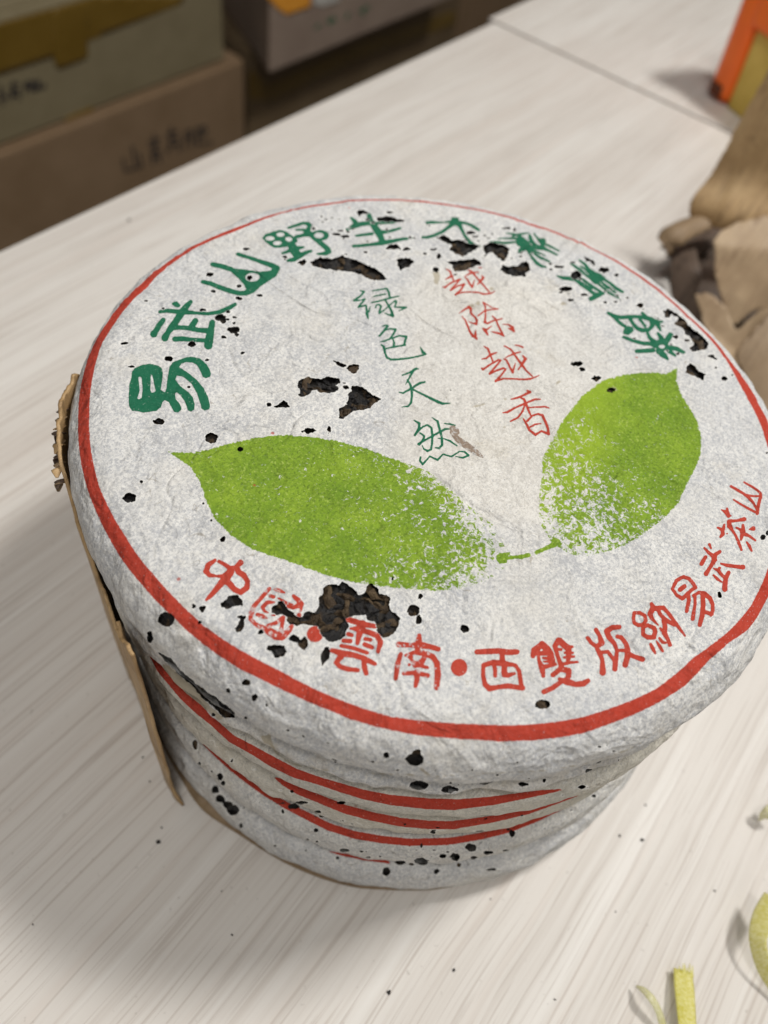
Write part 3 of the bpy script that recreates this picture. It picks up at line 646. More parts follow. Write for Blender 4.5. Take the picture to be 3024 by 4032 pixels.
TANP = [PG(c5, 600,1370,640,1380,700,1440,760,1480,830,1570,900,1630,880,1645,820,1600,780,1565,740,1570,690,1505,640,1455,610,1405), PG(c6, 588,415,642,398,650,440,668,490,640,465,600,442)]
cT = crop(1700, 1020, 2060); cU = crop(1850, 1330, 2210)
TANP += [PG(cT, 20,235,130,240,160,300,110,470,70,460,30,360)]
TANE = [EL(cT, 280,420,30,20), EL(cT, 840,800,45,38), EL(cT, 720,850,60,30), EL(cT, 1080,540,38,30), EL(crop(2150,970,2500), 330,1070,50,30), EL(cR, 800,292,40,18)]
TANS = S(cU, (60,1255,16,140,1235,14,225,1215,12,300,1190,6), (620,1100,14,660,1112,12), (1105,220,12,1112,200,8), (900,1470,8,960,1440,6), (610,1630,12,640,1620,12), (1560,830,10,1640,790,12), (1860,1100,6,1960,1180,9)) + S(c6, (830,580,3,960,600,2,1100,612,2,1250,618,2,1400,622,2)) + S(c7, (150,622,2,270,636,3,490,620,2,700,610,2,900,600,2,1100,566,2,1300,505,2,1420,450,1)) + S(c6, (650,470,8,690,520,7,750,560,6,830,580,4), (1460,590,8,1490,615,6,1520,630,3))  # tan marks and rim stains; thin lines also paint in the crease's shade
def hole_field(px, py, polys, ells):
    F = np.full(px.shape, 40.0)
    nz = 3.2 * vnoise(px / 9, py / 9, 3) + 2.2 * vnoise(px / 4, py / 4, 4)
    for p in polys:
        a = np.array(p); lo, hi = a.min(0) - 40, a.max(0) + 40
        m = (px > lo[0]) & (px < hi[0]) & (py > lo[1]) & (py < hi[1])
        if m.any(): F[m] = np.minimum(F[m], sd_poly(px[m], py[m], p) + nz[m])
    for x, y, rx, ry in ells:
        m = (np.abs(px - x) < rx + 40) & (np.abs(py - y) < ry + 40)
        if m.any(): F[m] = np.minimum(F[m], sd_ell(px[m], py[m], x, y, rx, ry) + nz[m] * min(1, min(rx, ry) / 7.))
    return F

# ------------------------------------------------------------------ tea cakes
CREASES = [PG((2350,2200,.4974), 490,830,690,720,740,740), PG((2350,2200,.4974), 930,760,930,850,965,920,985,1000,1020,1030), PG((2350,2200,.4974), 850,880,950,910),
           [(2280,950),(2230,1010),(2160,1060)], [(1700,1900),(1850,2010),(1960,2070)],
           [(1530,1590),(1640,1640),(1760,1650)], [(1980,1640),(2060,1620),(2110,1580)], [(2210,1770),(2300,1820),(2400,1850)], [(2150,1130),(2250,1190),(2330,1200)], [(1960,1130),(2060,1210),(2200,1240)]]
CREASES = [[tuple(on_z(p, 12)[:2]) for p in cr] for cr in CREASES]
CAMPXY = CAMP[:2]
def smooth_profile(pts, step):
    p = np.array(pts, float)
    seg = np.r_[0, np.cumsum(np.linalg.norm(np.diff(p, axis=0), axis=1))]
    # Catmull-Rom style smoothing by dense linear sampling + moving average
    s = np.linspace(0, seg[-1], 1200)
    r, z = np.interp(s, seg, p[:, 0]), np.interp(s, seg, p[:, 1])
    k = np.ones(13) / 13
    rp = np.r_[np.full(6, r[0]) - (r[6:0:-1] - r[0]), r, np.full(6, r[-1])]
    zp = np.r_[z[6:0:-1], z, np.full(6, z[-1])]
    r, z = np.convolve(rp, k, 'valid'), np.convolve(zp, k, 'valid')
    r[0] = 0.02
    n = int(seg[-1] / step)
    t = np.linspace(0, seg[-1], n)
    return np.interp(t, s, r), np.interp(t, s, z)
PROF0 = [(0.02,.20),(4,.19),(7,.15),(8.3,.12),(8.8,.09),(9.1,.03),(9.35,-.08),(9.6,-.30),(9.82,-.62),(9.93,-.98),(9.91,-1.3),(9.76,-1.58),(9.48,-1.74),(9.34,-1.84),(9.5,-1.95),(9.68,-2.06),(9.82,-2.24),(9.84,-2.42),(9.74,-2.62),(9.55,-2.74),(9.1,-2.86),(8.7,-3.12),(6,-3.05)]
PROF1 = [(0.02,.02),(4,.02),(7,.02),(8.6,.02),(9.0,.0),(9.25,-.05),(9.46,-.16),(9.61,-.34),(9.69,-.58),(9.70,-.88),(9.66,-1.22),(9.60,-1.48),(9.55,-1.62),(9.42,-1.74),(9.05,-1.86),(8.8,-2.1),(8.5,-2.25),(6,-2.24)]
PROF4 = [(0.02,.02),(4,.02),(7,.02),(8.4,.02),(8.9,.0),(9.18,-.05),(9.44,-.16),(9.64,-.36),(9.76,-.65),(9.80,-1.0),(9.77,-1.4),(9.70,-1.75),(9.58,-2.05),(9.35,-2.21),(8.8,-2.25),(6,-2.24)]
# centre x, y, ring-plane height, radius scale
CAKES = [(0.2, 0.0, 12.0, 3.15, 1.0), (0.07, -0.26, 8.84, 1.88, 1.0), (0.15, -0.28, 6.94, 2.28, .99), (0.0, -0.5, 4.64, 2.28, .99), (0.03, -0.64, 2.34, 2.26, 1.0)]
def wrinkle(x, y, r):
    w = .028 * fbm(x / 2.6, y / 2.6, 21, 2) + .010 * fbm(x / .9 + .3 * vnoise(x, y, 4), y / .7, 31, 2)
    n1 = fbm(x / 2.2 + 3, y / 1.3, 61, 2); m1 = np.clip(vnoise(x / 2.5, y / 2.5, 63) + .35, 0, 1)
    n2 = fbm(x / 1.1, y / 2.0 + 7, 65, 2); m2 = np.clip(vnoise(x / 2.0 + 5, y / 2.0, 67) + .15, 0, 1)
    reg = 1.3 + 1.5 * np.exp(-(((x - 2.5) / 3.5) ** 2 + ((y + .5) / 4) ** 2))
    w = w + reg * (-.036 * m1 * np.exp(-(n1 / .07) ** 2) + .030 * m2 * np.exp(-(n2 / .06) ** 2))
    w = w + .012 * reg * fbm(x / .8 + .4 * y, y / 2.4, 73, 2)
    k = np.clip((r - 8.6) / .8, 0, 1)
    th = np.arctan2(y, x)
    w = w + k * (.030 * fbm(th * 9, r * .9, 41, 2) + .018 * fbm(th * 26, r * 1.2, 43, 2))
    d = np.full(np.shape(x), 9.0)
    for cr in CREASES: d = np.minimum(d, sd_stroke(x + .2, y, [(a, b, 0) for a, b in cr]))
    return w - .03 * np.exp(-(d / .08) ** 2) + .02 * np.exp(-((d - .14) / .10) ** 2)
pr0, pz0 = smooth_profile(PROF0, .036)
imax = int(np.argmax(pr0))
def H0(x, y):
    """top paper surface of the top cake, x y relative to its axis"""
    r = np.hypot(x, y)
    return np.interp(r, pr0[:imax], pz0[:imax]) + wrinkle(x, y, r)

# ring band of the top print as radius over angle
def ring_polar(pts):
    out = []
    for p in pts:
        z = 12.0
        for _ in range(4):
            P = on_z(p, z); z = 12.0 + float(np.interp(np.hypot(P[0] - .2, P[1]), pr0[:imax], pz0[:imax]))
        out.append((math.atan2(P[1], P[0] - .2), math.hypot(P[0] - .2, P[1])))
    out.sort(); a = np.array(out)
    return np.r_[a[:, 0] - 2 * np.pi, a[:, 0], a[:, 0] + 2 * np.pi], np.r_[a[:, 1], a[:, 1], a[:, 1]]
RO, RI = ring_polar(RING_OUT), ring_polar(RING_IN)

cake_names = [
    ("top tea cake of the stack, torn white wrapper printed with two green leaves", 0),
    ("second tea cake from the top, cream wrapper with wide red band under the leaf-print cake", 1),
    ("third tea cake from the top, cream wrapper with a red band", 2),
    ("fourth tea cake from the top, mottled wrapper with thin red band and dark holes", 3),
    ("bottom tea cake of the stack, grey-white wrapper resting on the brown husk base", 4)]
ROOTS = []
rng = random.Random(7)
def leaf_proto(k):
    r = np.random.RandomState(k)
    L, Wd = r.uniform(.55, 1.0), r.uniform(.16, .30)
    nu, nv = 9, 5
    u, v = np.meshgrid(np.linspace(-1, 1, nu), np.linspace(-1, 1, nv), indexing='ij')
    env = np.sqrt(np.clip(1 - (np.abs(u) ** 2.6), .03, 1))
    x = u * L / 2 + .03 * r.randn(nu, nv)
    y = v * Wd / 2 * env + .07 * np.sin(u * r.uniform(1, 3) + r.uniform(0, 6)) + .02 * r.randn(nu, nv)
    z = .09 * (1 - v * v) * env + .035 * r.randn(nu, nv) + .05 * np.sin(u * 3 + r.uniform(0, 6))
    P = np.stack([x, y, z], -1).reshape(-1, 3)
    return new_mesh("tea_leaf", P * CM, (grid_quads(nu, nv), []), [M_TEAK, M_TEAB, M_TEAK, M_TEAK, M_TEAB][k % 5], smooth=(k % 2 == 0))
LEAVES = [leaf_proto(k) for k in range(10)]

for (label, ci) in cake_names:
    cx, cy, zt, thick, rsc = CAKES[ci]
    top = ci == 0
    base = np.array([cx, cy, zt - thick])
    root = empty("tea_cake", base, label, "tea cake", "stacked tea cakes")
    ROOTS.append(root)
    nt = 1760 if top else 900
    pr, pz = (pr0, pz0) if top else smooth_profile([(a_ * rsc, b_ * thick / 2.28) for a_, b_ in (PROF4 if ci == 4 else PROF1)], .055)
    th = np.linspace(0, 2 * np.pi, nt, endpoint=False)
    T, R = np.meshgrid(th, pr, indexing='ij'); Z = np.broadcast_to(pz, T.shape).copy()
    jj = np.broadcast_to(np.arange(len(pr)), T.shape)
    side = np.clip((np.hypot(R, 0) - 8.6) / .8, 0, 1)
    im = int(np.argmax(pr))
    # uneven rim, soft pleats on the side, paper folded under
    rimn = (.06 if ci == 0 else .03) * fbm(T * 2.2 + ci * 5, T * 0 + ci, 51 + ci, 2) + .03 * fbm(T * 9, Z * 1.6, 61 + ci, 2) + .016 * fbm(T * 34, Z * 4, 71 + ci, 2)
    low = np.clip((jj - im) / 12., 0, 1) * side
    rimn = rimn + low * (.07 * fbm(T * 11, Z * .4, 101 + ci, 2) + .025 * np.maximum(0, vnoise(T * 34, Z * 1.5, 111 + ci)) + .008 * fbm(T * 70, Z * 3, 117 + ci, 2))
    Rr = R + side * rimn
    X, Y = Rr * np.cos(T), Rr * np.sin(T)
    if top:
        wz = wrinkle(X, Y, R)
        Z = Z + np.where(jj <= im, wz, wz * np.clip(1 - (jj - im) / 32., 0, 1))
    else:
        Z = Z + side * (.04 * fbm(T * 5, R, 81 + ci, 2) + .02 * fbm(T * 21, R * 2, 91 + ci, 2))
    P = np.stack([X + cx, Y + cy, Z + zt], -1).reshape(-1, 3)
    px, py = proj(P)
    # camera-facing part
    sl_r, sl_z = np.gradient(pr), np.gradient(pz)
    nr, nz_ = -sl_z, sl_r
    N = np.stack([nr[None, :] * np.cos(T), nr[None, :] * np.sin(T), np.broadcast_to(nz_, T.shape)], -1).reshape(-1, 3)
    facing = ((CAMP - P) * N).sum(1) > 0
    F = hole_field(px, py, HP if top else [], HE if top else HE_LOW)
    F = np.where(facing, F, 40.0)
    if not top: F = np.where(R.ravel() > 8.7, F, 40.0)
    attrs = {}
    tt, rr = T.ravel(), np.hypot(P[:, 0] - cx, P[:, 1] - cy)
    tt = np.arctan2(P[:, 1] - cy, P[:, 0] - cx)
    if top:
        ro, ri = np.interp(tt, *RO), np.interp(tt, *RI)
        ring = np.maximum(rr - ro, ri - rr)
        ring = np.where((jj.ravel() > im + 2), .5, ring)
        ring = np.where(Z.ravel() < -.75, np.maximum(ring, .1), ring)
        attrs["ring"] = np.clip(ring, -1, 1)
        kpx = .0073
        l1, l2 = sd_poly(px, py, LEAF1), sd_poly(px, py, LEAF2)
        saw = 4.0 * np.abs(vnoise(px / 6, py / 6, 9)) * 1.6 - 3
        lf = np.minimum(l1 + saw, l2 + saw)
        stm = np.minimum.reduce([sd_stroke(px, py, s_) for s_ in STEMS]); lf = np.minimum(lf, stm)
        attrs["leaf"] = np.clip(lf * kpx, -1, 1)
        w1 = np.clip((px - 1250) / 800, 0, 1) ** 1.3 * np.clip(.55 + (-l1 < 130) * (1 - np.clip(-l1, 0, 130) / 130) * .6, 0, 1.1) + .42
        w2 = np.clip(((2500 - px) / 450 + (py - 1700) / 450) / 2, 0, 1) * .95 + .40
        attrs["wear"] = np.where(stm < 12, .1, np.where(l1 < l2, w1, w2)) + .12 * vnoise(px / 60, py / 60, 12)
        attrs["ticket"] = np.clip(sd_poly(px, py, TICKET) * kpx, -2, 2)
    else:
        bd = sd_stroke(px, py, [(x_, y_ - (3 if w_ > 6 else 0), w_ + (3 if w_ > 6 else 0)) for x_, y_, w_ in BANDS[ci - 1]]) * .008
        camth = math.atan2(CAMPXY[1] - cy, CAMPXY[0] - cx)
        dth = np.abs((tt - camth + np.pi) % (2 * np.pi) - np.pi)
        polar = np.maximum(rr - 9.60, 9.28 - rr)
        polar = np.where(jj.ravel() > im, .5, polar)
        attrs["ring"] = np.clip(np.where(dth < 1.15, np.where(facing, bd, .5), polar if ci < 4 else .5), -1, 1)
    attrs["edge"] = np.clip(F * .0073, 0, .4)
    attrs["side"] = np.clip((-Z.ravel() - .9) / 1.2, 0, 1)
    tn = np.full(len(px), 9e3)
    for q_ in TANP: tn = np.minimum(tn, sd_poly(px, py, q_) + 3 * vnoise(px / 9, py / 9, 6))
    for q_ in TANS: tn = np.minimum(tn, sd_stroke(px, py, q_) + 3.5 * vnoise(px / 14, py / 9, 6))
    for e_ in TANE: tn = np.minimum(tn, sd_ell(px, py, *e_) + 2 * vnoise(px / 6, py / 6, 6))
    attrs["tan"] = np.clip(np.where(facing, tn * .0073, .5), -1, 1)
    P2, fq, fp, at = clip_grid(P, grid_quads(nt, len(pr), True), F, attrs)
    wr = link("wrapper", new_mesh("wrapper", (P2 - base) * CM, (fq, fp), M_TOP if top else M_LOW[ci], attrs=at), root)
    # pressed tea inside
    nb = 560 if top else 360
    prb, pzb = smooth_profile([(max(.02, a - (.10 if a > 8.5 else 0)), b - (.15 if b > -1.2 else -.08)) for a, b in (PROF0 if top else [(a_ * rsc, b_ * thick / 2.28) for a_, b_ in (PROF4 if ci == 4 else PROF1)])], .07)
    T, R = np.meshgrid(np.linspace(0, 2 * np.pi, nb, endpoint=False), prb, indexing='ij')
    lump = .045 * fbm(R * np.cos(T) * 2.2, R * np.sin(T) * 2.2, 5, 3) - .02
    X, Y = (R + lump * (R > 8.8)) * np.cos(T), (R + lump * (R > 8.8)) * np.sin(T)
    Zb = np.broadcast_to(pzb, T.shape) + np.where(R < 9, lump, 0)
    if top: Zb = Zb + np.where(R < 9.3, wrinkle(X, Y, np.minimum(R, 8.5)) * .8, 0)
    Pb = np.stack([X + cx, Y + cy, Zb + zt], -1).reshape(-1, 3)
    link("tea_body", new_mesh("tea_body", (Pb - base) * CM, (grid_quads(nb, len(prb), True), []), M_TEA), root)
    # loose leaves showing through the tears
    inside = np.where((F < -3.0) & facing)[0]
    cells, picks = set(), []
    order = list(inside); rng.shuffle(order)
    gap = .26 if top else .30
    for i in order:
        kx = (int(P[i, 0] / gap), int(P[i, 1] / gap), int(P[i, 2] / gap))
        if kx in cells: continue
        cells.add(kx); picks.append(i)
        if len(picks) >= (250 if top else 40): break
    for i in picks:
        deep = F[i] < -9
        if not top and not deep: continue
        me = LEAVES[rng.randrange(10)]
        o = link("tea_leaf", me, root)
        nn = N[i] / np.linalg.norm(N[i])
        q = Vector(nn).to_track_quat('Z', 'Y')
        from mathutils import Quaternion
        q = q @ Quaternion((0, 0, 1), rng.uniform(0, 6.28)) @ Quaternion((1, 0, 0), rng.uniform(-.5, .5)) @ Quaternion((0, 1, 0), rng.uniform(-.25, .25))
        o.rotation_mode = 'QUATERNION'; o.rotation_quaternion = q
        s_ = rng.uniform(.55, 1.0) if deep else rng.uniform(.3, .5)
        o.scale = (s_, s_, s_)
        o.location = tuple((P[i] - nn * (.15 if deep else .15) - base) * CM)
    # lettering
    if top:
        for ink, st, polys, ells, hps, hes, step in CH:
            pts = [p[:2] for s_ in st for p in s_] + [p for q_ in polys for p in q_] + [(x + sx, y + sy) for x, y, rx, ry in ells for sx, sy in ((rx, ry), (-rx, -ry), (rx, -ry), (-rx, ry))]
            W = np.array([on_z(p, 12.1)[:2] for p in pts]) - (cx, cy)
            lo, hi = W.min(0) - .22, W.max(0) + .22
            us, vs = np.arange(lo[0], hi[0], step), np.arange(lo[1], hi[1], step)
            u, v = np.meshgrid(us, vs, indexing='ij'); u, v = u.ravel(), v.ravel()
            P = np.stack([u + cx, v + cy, H0(u, v) + zt + .006], -1)
            X, Y = proj(P)
            D = np.full(len(u), 1e9)
            for s_ in st: D = np.minimum(D, sd_stroke(X, Y, s_))
            for q_ in polys: D = np.minimum(D, sd_poly(X, Y, q_))
            for e_ in ells: D = np.minimum(D, sd_ell(X, Y, *e_))
            for q_ in hps: D = np.maximum(D, -sd_poly(X, Y, q_))
            for e_ in hes: D = np.maximum(D, -sd_ell(X, Y, *e_))
            D = D + .8 * vnoise(X / 5, Y / 5, 17)
            Fh = hole_field(X, Y, HP, HE)
            P3, fq, fp, _ = clip_grid(P, grid_quads(len(us), len(vs)), np.minimum(-D, Fh - 1.0), {})
            me = new_mesh("printed_character", (P3 - base) * CM, (fq, fp), {'g': M_GREEN, 'r': M_RED, 'rw': M_REDW, 's': M_STAIN}[ink])
            o = link("fibre_stain" if ink == 's' else "printed_character", me, wr)

# ------------------------------------------------------------------ husk wrapper round the left side of the stack and under it
wb = empty("bamboo_husk_wrapper", (0, -.3, 0), "torn brown bamboo husk standing round the left side of the tea cake stack", "husk wrapper")
base = np.array([0, -.3, 0])
nth, nz = 300, 110
thd = np.linspace(70, 177.5, nth); zz = np.linspace(0.12, 11.9, nz)
T, Zg = np.meshgrid(thd, zz, indexing='ij')
Rw = np.interp(thd, [70, 120, 126, 132, 140, 146, 152, 160, 166, 170, 174, 177.5], [10.1, 10.1, 10.12, 10.2, 10.2, 10.08, 9.88, 9.84, 9.95, 10.2, 10.3, 10.3])[:, None] + .03 * fbm(T / 9, Zg / 4, 5, 2) + .012 * fbm(T * 1.2, Zg / 6, 8, 2)
topz = np.interp(thd, [70, 110, 124, 127, 133, 138, 143, 147, 150, 160, 168, 177.5], [9.5, 10.2, 10.9, 11.4, 11.3, 11.1, 10.8, 9.0, 7.2, 6.8, 10.6, 11.2]) + .10 * fbm(thd / 1.6, thd * 0, 15, 3)
frontt = 174.0 + .35 * fbm(zz / 1.6, zz * 0, 25, 3) + np.interp(zz, [0, .5, 1.3, 3], [2.2, 1.2, -.3, 0])
F = np.minimum(topz[:, None] - Zg, (frontt[None, :] - T) * .18)
P = np.stack([.1 + Rw * np.cos(np.radians(T)), -.3 + Rw * np.sin(np.radians(T)), Zg], -1).reshape(-1, 3)
P2, fq, fp, _ = clip_grid(P, grid_quads(nth, nz), F.ravel(), {})
o = link("side_sheet", new_mesh("side_sheet", (P2 - base) * CM, (fq, fp), M_HUSK), wb)
m = o.modifiers.new("thickness", 'SOLIDIFY'); m.thickness = .0009; m.offset = 0
# sheet lying under the stack
nb = 300
T = np.linspace(0, 2 * np.pi, nb, endpoint=False); rs = np.linspace(.5, 9.75, 30)
TT, RR = np.meshgrid(T, rs, indexing='ij')
edge = (9.66 + .06 * fbm(T * 3, T * 0, 33, 3) + .15 * np.exp(-((np.degrees(T) - 177) / 6) ** 2)) / 9.75
RR = RR * np.where(RR > 9, edge[:, None], 1)
Zg = .075 + .03 * fbm(TT * 4, RR * .4, 35, 2) * (RR > 9)
P = np.stack([-.05 + RR * np.cos(TT), -.55 + RR * np.sin(TT), Zg], -1).reshape(-1, 3)
o = link("base_sheet", new_mesh("base_sheet", (P - base) * CM, (grid_quads(nb, 30, True), []), M_HUSKD), wb)
m = o.modifiers.new("thickness", 'SOLIDIFY'); m.thickness = .0006; m.offset = 0
# small curled splinters at the torn ends
def ribbon(name, pts, w, mat, parent, base, up=(0, 0, 1), thick=.05, arch=.35):
    pts = np.array(pts, float); n = 24
    t = np.linspace(0, 1, len(pts)); tt = np.linspace(0, 1, n)
    C_ = np.stack([np.interp(tt, t, pts[:, k]) for k in range(3)], -1)
    for _ in range(3): C_[1:-1] = (C_[:-2] + 2 * C_[1:-1] + C_[2:]) / 4
    tg = np.gradient(C_, axis=0); sd = np.cross(tg, up); sd /= np.linalg.norm(sd, axis=1)[:, None] + 1e-9
    ww = np.interp(tt, np.linspace(0, 1, len(w)), w)[:, None]
    nrm = np.cross(sd, tg); nrm /= np.linalg.norm(nrm, axis=1)[:, None] + 1e-9
    nv = 9; cols = []
    for k in range(nv):
        v = k / (nv - 1) * 2 - 1
        cols.append(C_ + sd * ww * v + nrm * (ww * arch * (1 - v * v)) + nrm * .04 * np.sin(v * 14)[..., None] * ww * .6)
    P = np.stack(cols, 1).reshape(-1, 3)
    o = link(name, new_mesh(name, (P - np.asarray(base)) * CM, (grid_quads(n, nv), []), mat), parent)
    m = o.modifiers.new("thickness", 'SOLIDIFY'); m.thickness = thick * CM; m.offset = 0
    return o
def cyl(th, r, z): return (.1 + r * math.cos(math.radians(th)), -.3 + r * math.sin(math.radians(th)), z)
for i in range(14):     # frayed fibres and a crumpled layer along the torn upper edge
    t0 = 128 + i * 1.15 + rng.uniform(-.5, .5); z0 = float(np.interp(t0, [124, 127, 133, 138, 143], [10.9, 11.4, 11.3, 11.1, 10.8])) - .45
    dt = rng.uniform(.8, 2.6)
    ribbon("torn_fibre", [cyl(t0, 10.22, z0), cyl(t0 + dt * .5, 10.27 + rng.uniform(0, .05), z0 + rng.uniform(.05, .3)), cyl(t0 + dt, 10.28 + rng.uniform(0, .10), z0 + rng.uniform(-.1, .3))], [.10, .13, .03], (M_HUSKG, M_HUSKD, M_HUSK)[i % 3], wb, base, up=(.5, .6, .6), thick=.025)

# ------------------------------------------------------------------ peeled husks lying behind the stack on the right
def tri(t): return 2 * np.abs(t - np.floor(t + .5)) * 2 - 1
def bulger(a, b, su, sv, seed, n=.15):
    # sharp folds: triangle waves along skewed directions plus a little unevenness
    return lambda u, v: 1.3 * a * tri((u + .35 * v + .3 * vnoise(u, v, seed)) / (su * 6.28) + seed * .37) + 1.3 * b * tri((v - .3 * u) / (sv * 6.28) + seed * .61) + n * .5 * fbm(u / 1.8, v / 1.8, seed, 2)
hb = empty("peeled_bamboo_husk", (32, -2, 0), "tall tan bamboo husk curling upward beyond the tea cakes", "bamboo husk", "peeled husks on the table")
q = on_x((2735, 865), 31.0)
def curl(u, v): return 1.3 * np.exp(-((v - .8) / 1.6) ** 2) + .05 * v + .25 * np.sin(u / 1.1) + .1 * fbm(u / .6, v / 5, 3, 2) + u * u * .03
sheet("husk_sheet", [(2735,868),(2712,815),(2716,778),(2740,740),(2790,690),(2838,620),(2870,560),(2893,515),(2940,420),(2990,335),(3040,230),(3300,230),(3300,900),(3050,880),(2900,872)], q, (-1, -.35, .25), M_HUSK, hb, (32, -2, 0), .22, curl, .09, .05, seed=1)
hb = empty("peeled_bamboo_husk", (29, 1, 0), "dark grey rolled husk end lying in front of the curling tan husk", "bamboo husk", "peeled husks on the table")
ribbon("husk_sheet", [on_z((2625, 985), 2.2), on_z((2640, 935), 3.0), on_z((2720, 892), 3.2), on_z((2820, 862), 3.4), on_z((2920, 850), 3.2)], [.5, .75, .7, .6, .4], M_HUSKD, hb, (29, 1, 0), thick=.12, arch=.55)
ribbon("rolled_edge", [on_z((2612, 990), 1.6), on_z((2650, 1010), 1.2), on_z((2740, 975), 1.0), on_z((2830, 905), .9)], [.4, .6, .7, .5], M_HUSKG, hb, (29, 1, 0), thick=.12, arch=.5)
hb = empty("peeled_bamboo_husk", (31, -5, 0), "added dark backing sheet standing in for shade under the pale crumpled husk", "bamboo husk", "peeled husks on the table")  # added dark sheet: its colour stands in for shade between the husks
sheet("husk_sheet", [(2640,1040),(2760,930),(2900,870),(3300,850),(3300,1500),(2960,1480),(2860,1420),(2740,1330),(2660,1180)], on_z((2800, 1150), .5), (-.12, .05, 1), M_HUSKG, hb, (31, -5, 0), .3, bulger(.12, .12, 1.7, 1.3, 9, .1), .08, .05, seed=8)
hb = empty("peeled_bamboo_husk", (27, -3, 0), "pale crumpled husk with broad folded face beside the top tea cake", "bamboo husk", "peeled husks on the table")
sheet("husk_sheet", [(2796,965),(2830,915),(2900,880),(2990,850),(3060,830),(3300,820),(3300,1260),(3060,1210),(2985,1215),(2930,1262),(2890,1275),(2850,1190),(2810,1080)], on_z((2850, 1150), 3.0), (-.75, -.25, .75), M_HUSKP, hb, (27, -3, 0), .2, bulger(.5, .4, 1.7, 1.3, 2, .22), .08, .05, seed=2)
sheet("husk_sheet", [(2735,1165),(2790,1160),(2860,1195),(2900,1270),(2990,1215),(3060,1215),(3300,1230),(3300,1330),(3060,1300),(2960,1400),(2890,1420),(2830,1320),(2780,1250)], on_z((2830, 1260), 2.6), (-.35, .25, .9), M_HUSKP, hb, (27, -3, 0), .2, bulger(.35, .45, 1.2, .9, 5, .25), .08, .05, seed=3)
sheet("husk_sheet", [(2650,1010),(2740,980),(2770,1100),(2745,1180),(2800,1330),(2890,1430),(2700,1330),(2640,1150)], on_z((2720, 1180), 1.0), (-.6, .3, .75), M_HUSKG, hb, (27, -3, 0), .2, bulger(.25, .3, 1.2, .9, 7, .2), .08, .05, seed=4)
hb = empty("peeled_bamboo_husk", (24, -6, 0), "smooth brown husk lying flat against the right rim of the top tea cake", "bamboo husk", "peeled husks on the table")
sheet("husk_sheet", [(2872,1415),(2920,1350),(2985,1265),(3060,1210),(3400,1200),(3400,1900),(3100,1900),(2990,1620),(2930,1510)], on_z((2960, 1420), 4.2), (-.5, -.15, .85), M_HUSKD, hb, (24, -6, 0), .25, bulger(.3, .25, 3.0, 2.2, 4, .08), .09, .05, seed=5)

# ------------------------------------------------------------------ orange and yellow box on the far table
A0, A1 = on_z((2780, 372), 0), on_z((2838, 425), 0)
dirv = on_z((2890, 458), 0) - A0; dirv[2] = 0; dirv /= np.linalg.norm(dirv)
bk = np.array([-dirv[1], dirv[0], 0]); bk = bk if bk[0] > 0 else -bk
ob = empty("tape_box", A0, "orange and yellow upright box standing on the far table", "box")
M_OR = simple("orange_plastic", (0.95, 0.15, 0.008), (1.0, 0.19, 0.012), 30, .38, .0001, .5)
M_YE = simple("yellow_card", (0.62, 0.44, 0.09), (0.72, 0.53, 0.13), 50, .6)
def slab(name, d0, d1, b0, b1, z0, z1, mat, bev, lean=.11):
    cs = [np.array((0., 0, z)) + dirv * (d - lean * z) + bk * bb for z in (z0, z1) for bb in (b0, b1) for d in (d0, d1)]
    return link(name, box_mesh(name, None, None, mat, bev, cs), ob)
slab("side_frame", -.2, 2.1, 0, 5.5, 0.02, 11.5, M_OR, .7)
slab("yellow_body", 2.11, 8.0, .35, 5.2, 0.02, 5.4, M_YE, .12)
slab("top_cover", 1.6, 8.3, -.15, 5.6, 5.45, 8.2, M_OR, .4)
slab("foot", .15, 1.4, -.12, -.01, .3, 1.2, simple("dark_plastic", (0.12, 0.03, 0.01), (0.16, 0.05, 0.02)), .05)

# ------------------------------------------------------------------ cartons behind the table
M_C1 = cardboard("brown_cardboard", (0.213, 0.138, 0.076), (0.259, 0.172, 0.101))
M_C2 = cardboard("grey_cardboard", (0.201, 0.163, 0.092), (0.247, 0.205, 0.121))
M_C3 = cardboard("pinkish_cardboard", (0.287, 0.213, 0.167), (0.345, 0.265, 0.207))
M_C4 = cardboard("dark_cardboard", (0.155, 0.105, 0.056), (0.195, 0.138, 0.078))
M_TAPE = simple("brown_packing_tape", (0.15, 0.088, 0.012), (0.19, 0.115, 0.02), 12, .30, .0003, .5)
M_MARK = simple("black_marker", (0.03, 0.025, 0.022), (0.05, 0.04, 0.035))
M_STAMP = simple("green_stamp", (0.05, 0.13, 0.07), (0.08, 0.17, 0.09))
def carton(x0, x1, y0, y1, z0, z1, mat, label, skew=0.0):
    base = np.array([(x0 + x1) / 2, (y0 + y1) / 2, z0])
    r = empty("cardboard_carton", base, label, "carton", "cartons stacked behind the table")
    cs = [np.array(((x0 if i == 0 else x1) + (skew if y == y1 else 0), y, z)) - base for z in (z0, z1) for y in (y0, y1) for i in (0, 1)]
    link("carton_body", box_mesh("carton_body", None, None, mat, .5, cs), r)
    # top flaps with a slit between them
    ym = (y0 + y1) / 2
    for a, b in ((y0 + .6, ym - .15), (ym + .15, y1 - .6)):
        cs = [np.array(((x0 + .6) if i == 0 else (x1 - .6), y, z)) - base for z in (z1 + .02, z1 + .35) for y in (a, b) for i in (0, 1)]
        if skew == 0: link("flap", box_mesh("flap", None, None, mat, .1, cs), r)
    return r, base
kx = lambda k: 50.32 * k - 6.3187
YA, YB, YD, YE_, YF = kx(2.0), kx(2.02), kx(1.93), kx(2.1), kx(2.12)
ra, ba = carton(-30, 86.8, YA, YA + 50, -75, -37.9, M_C1, "brown carton with faint marker writing beside the table edge")
rb, bb_ = carton(-25, 83.2, YB, YB + 42, -37.5, -21.8, M_C2, "grey-brown taped carton lying on the marker-written brown carton")
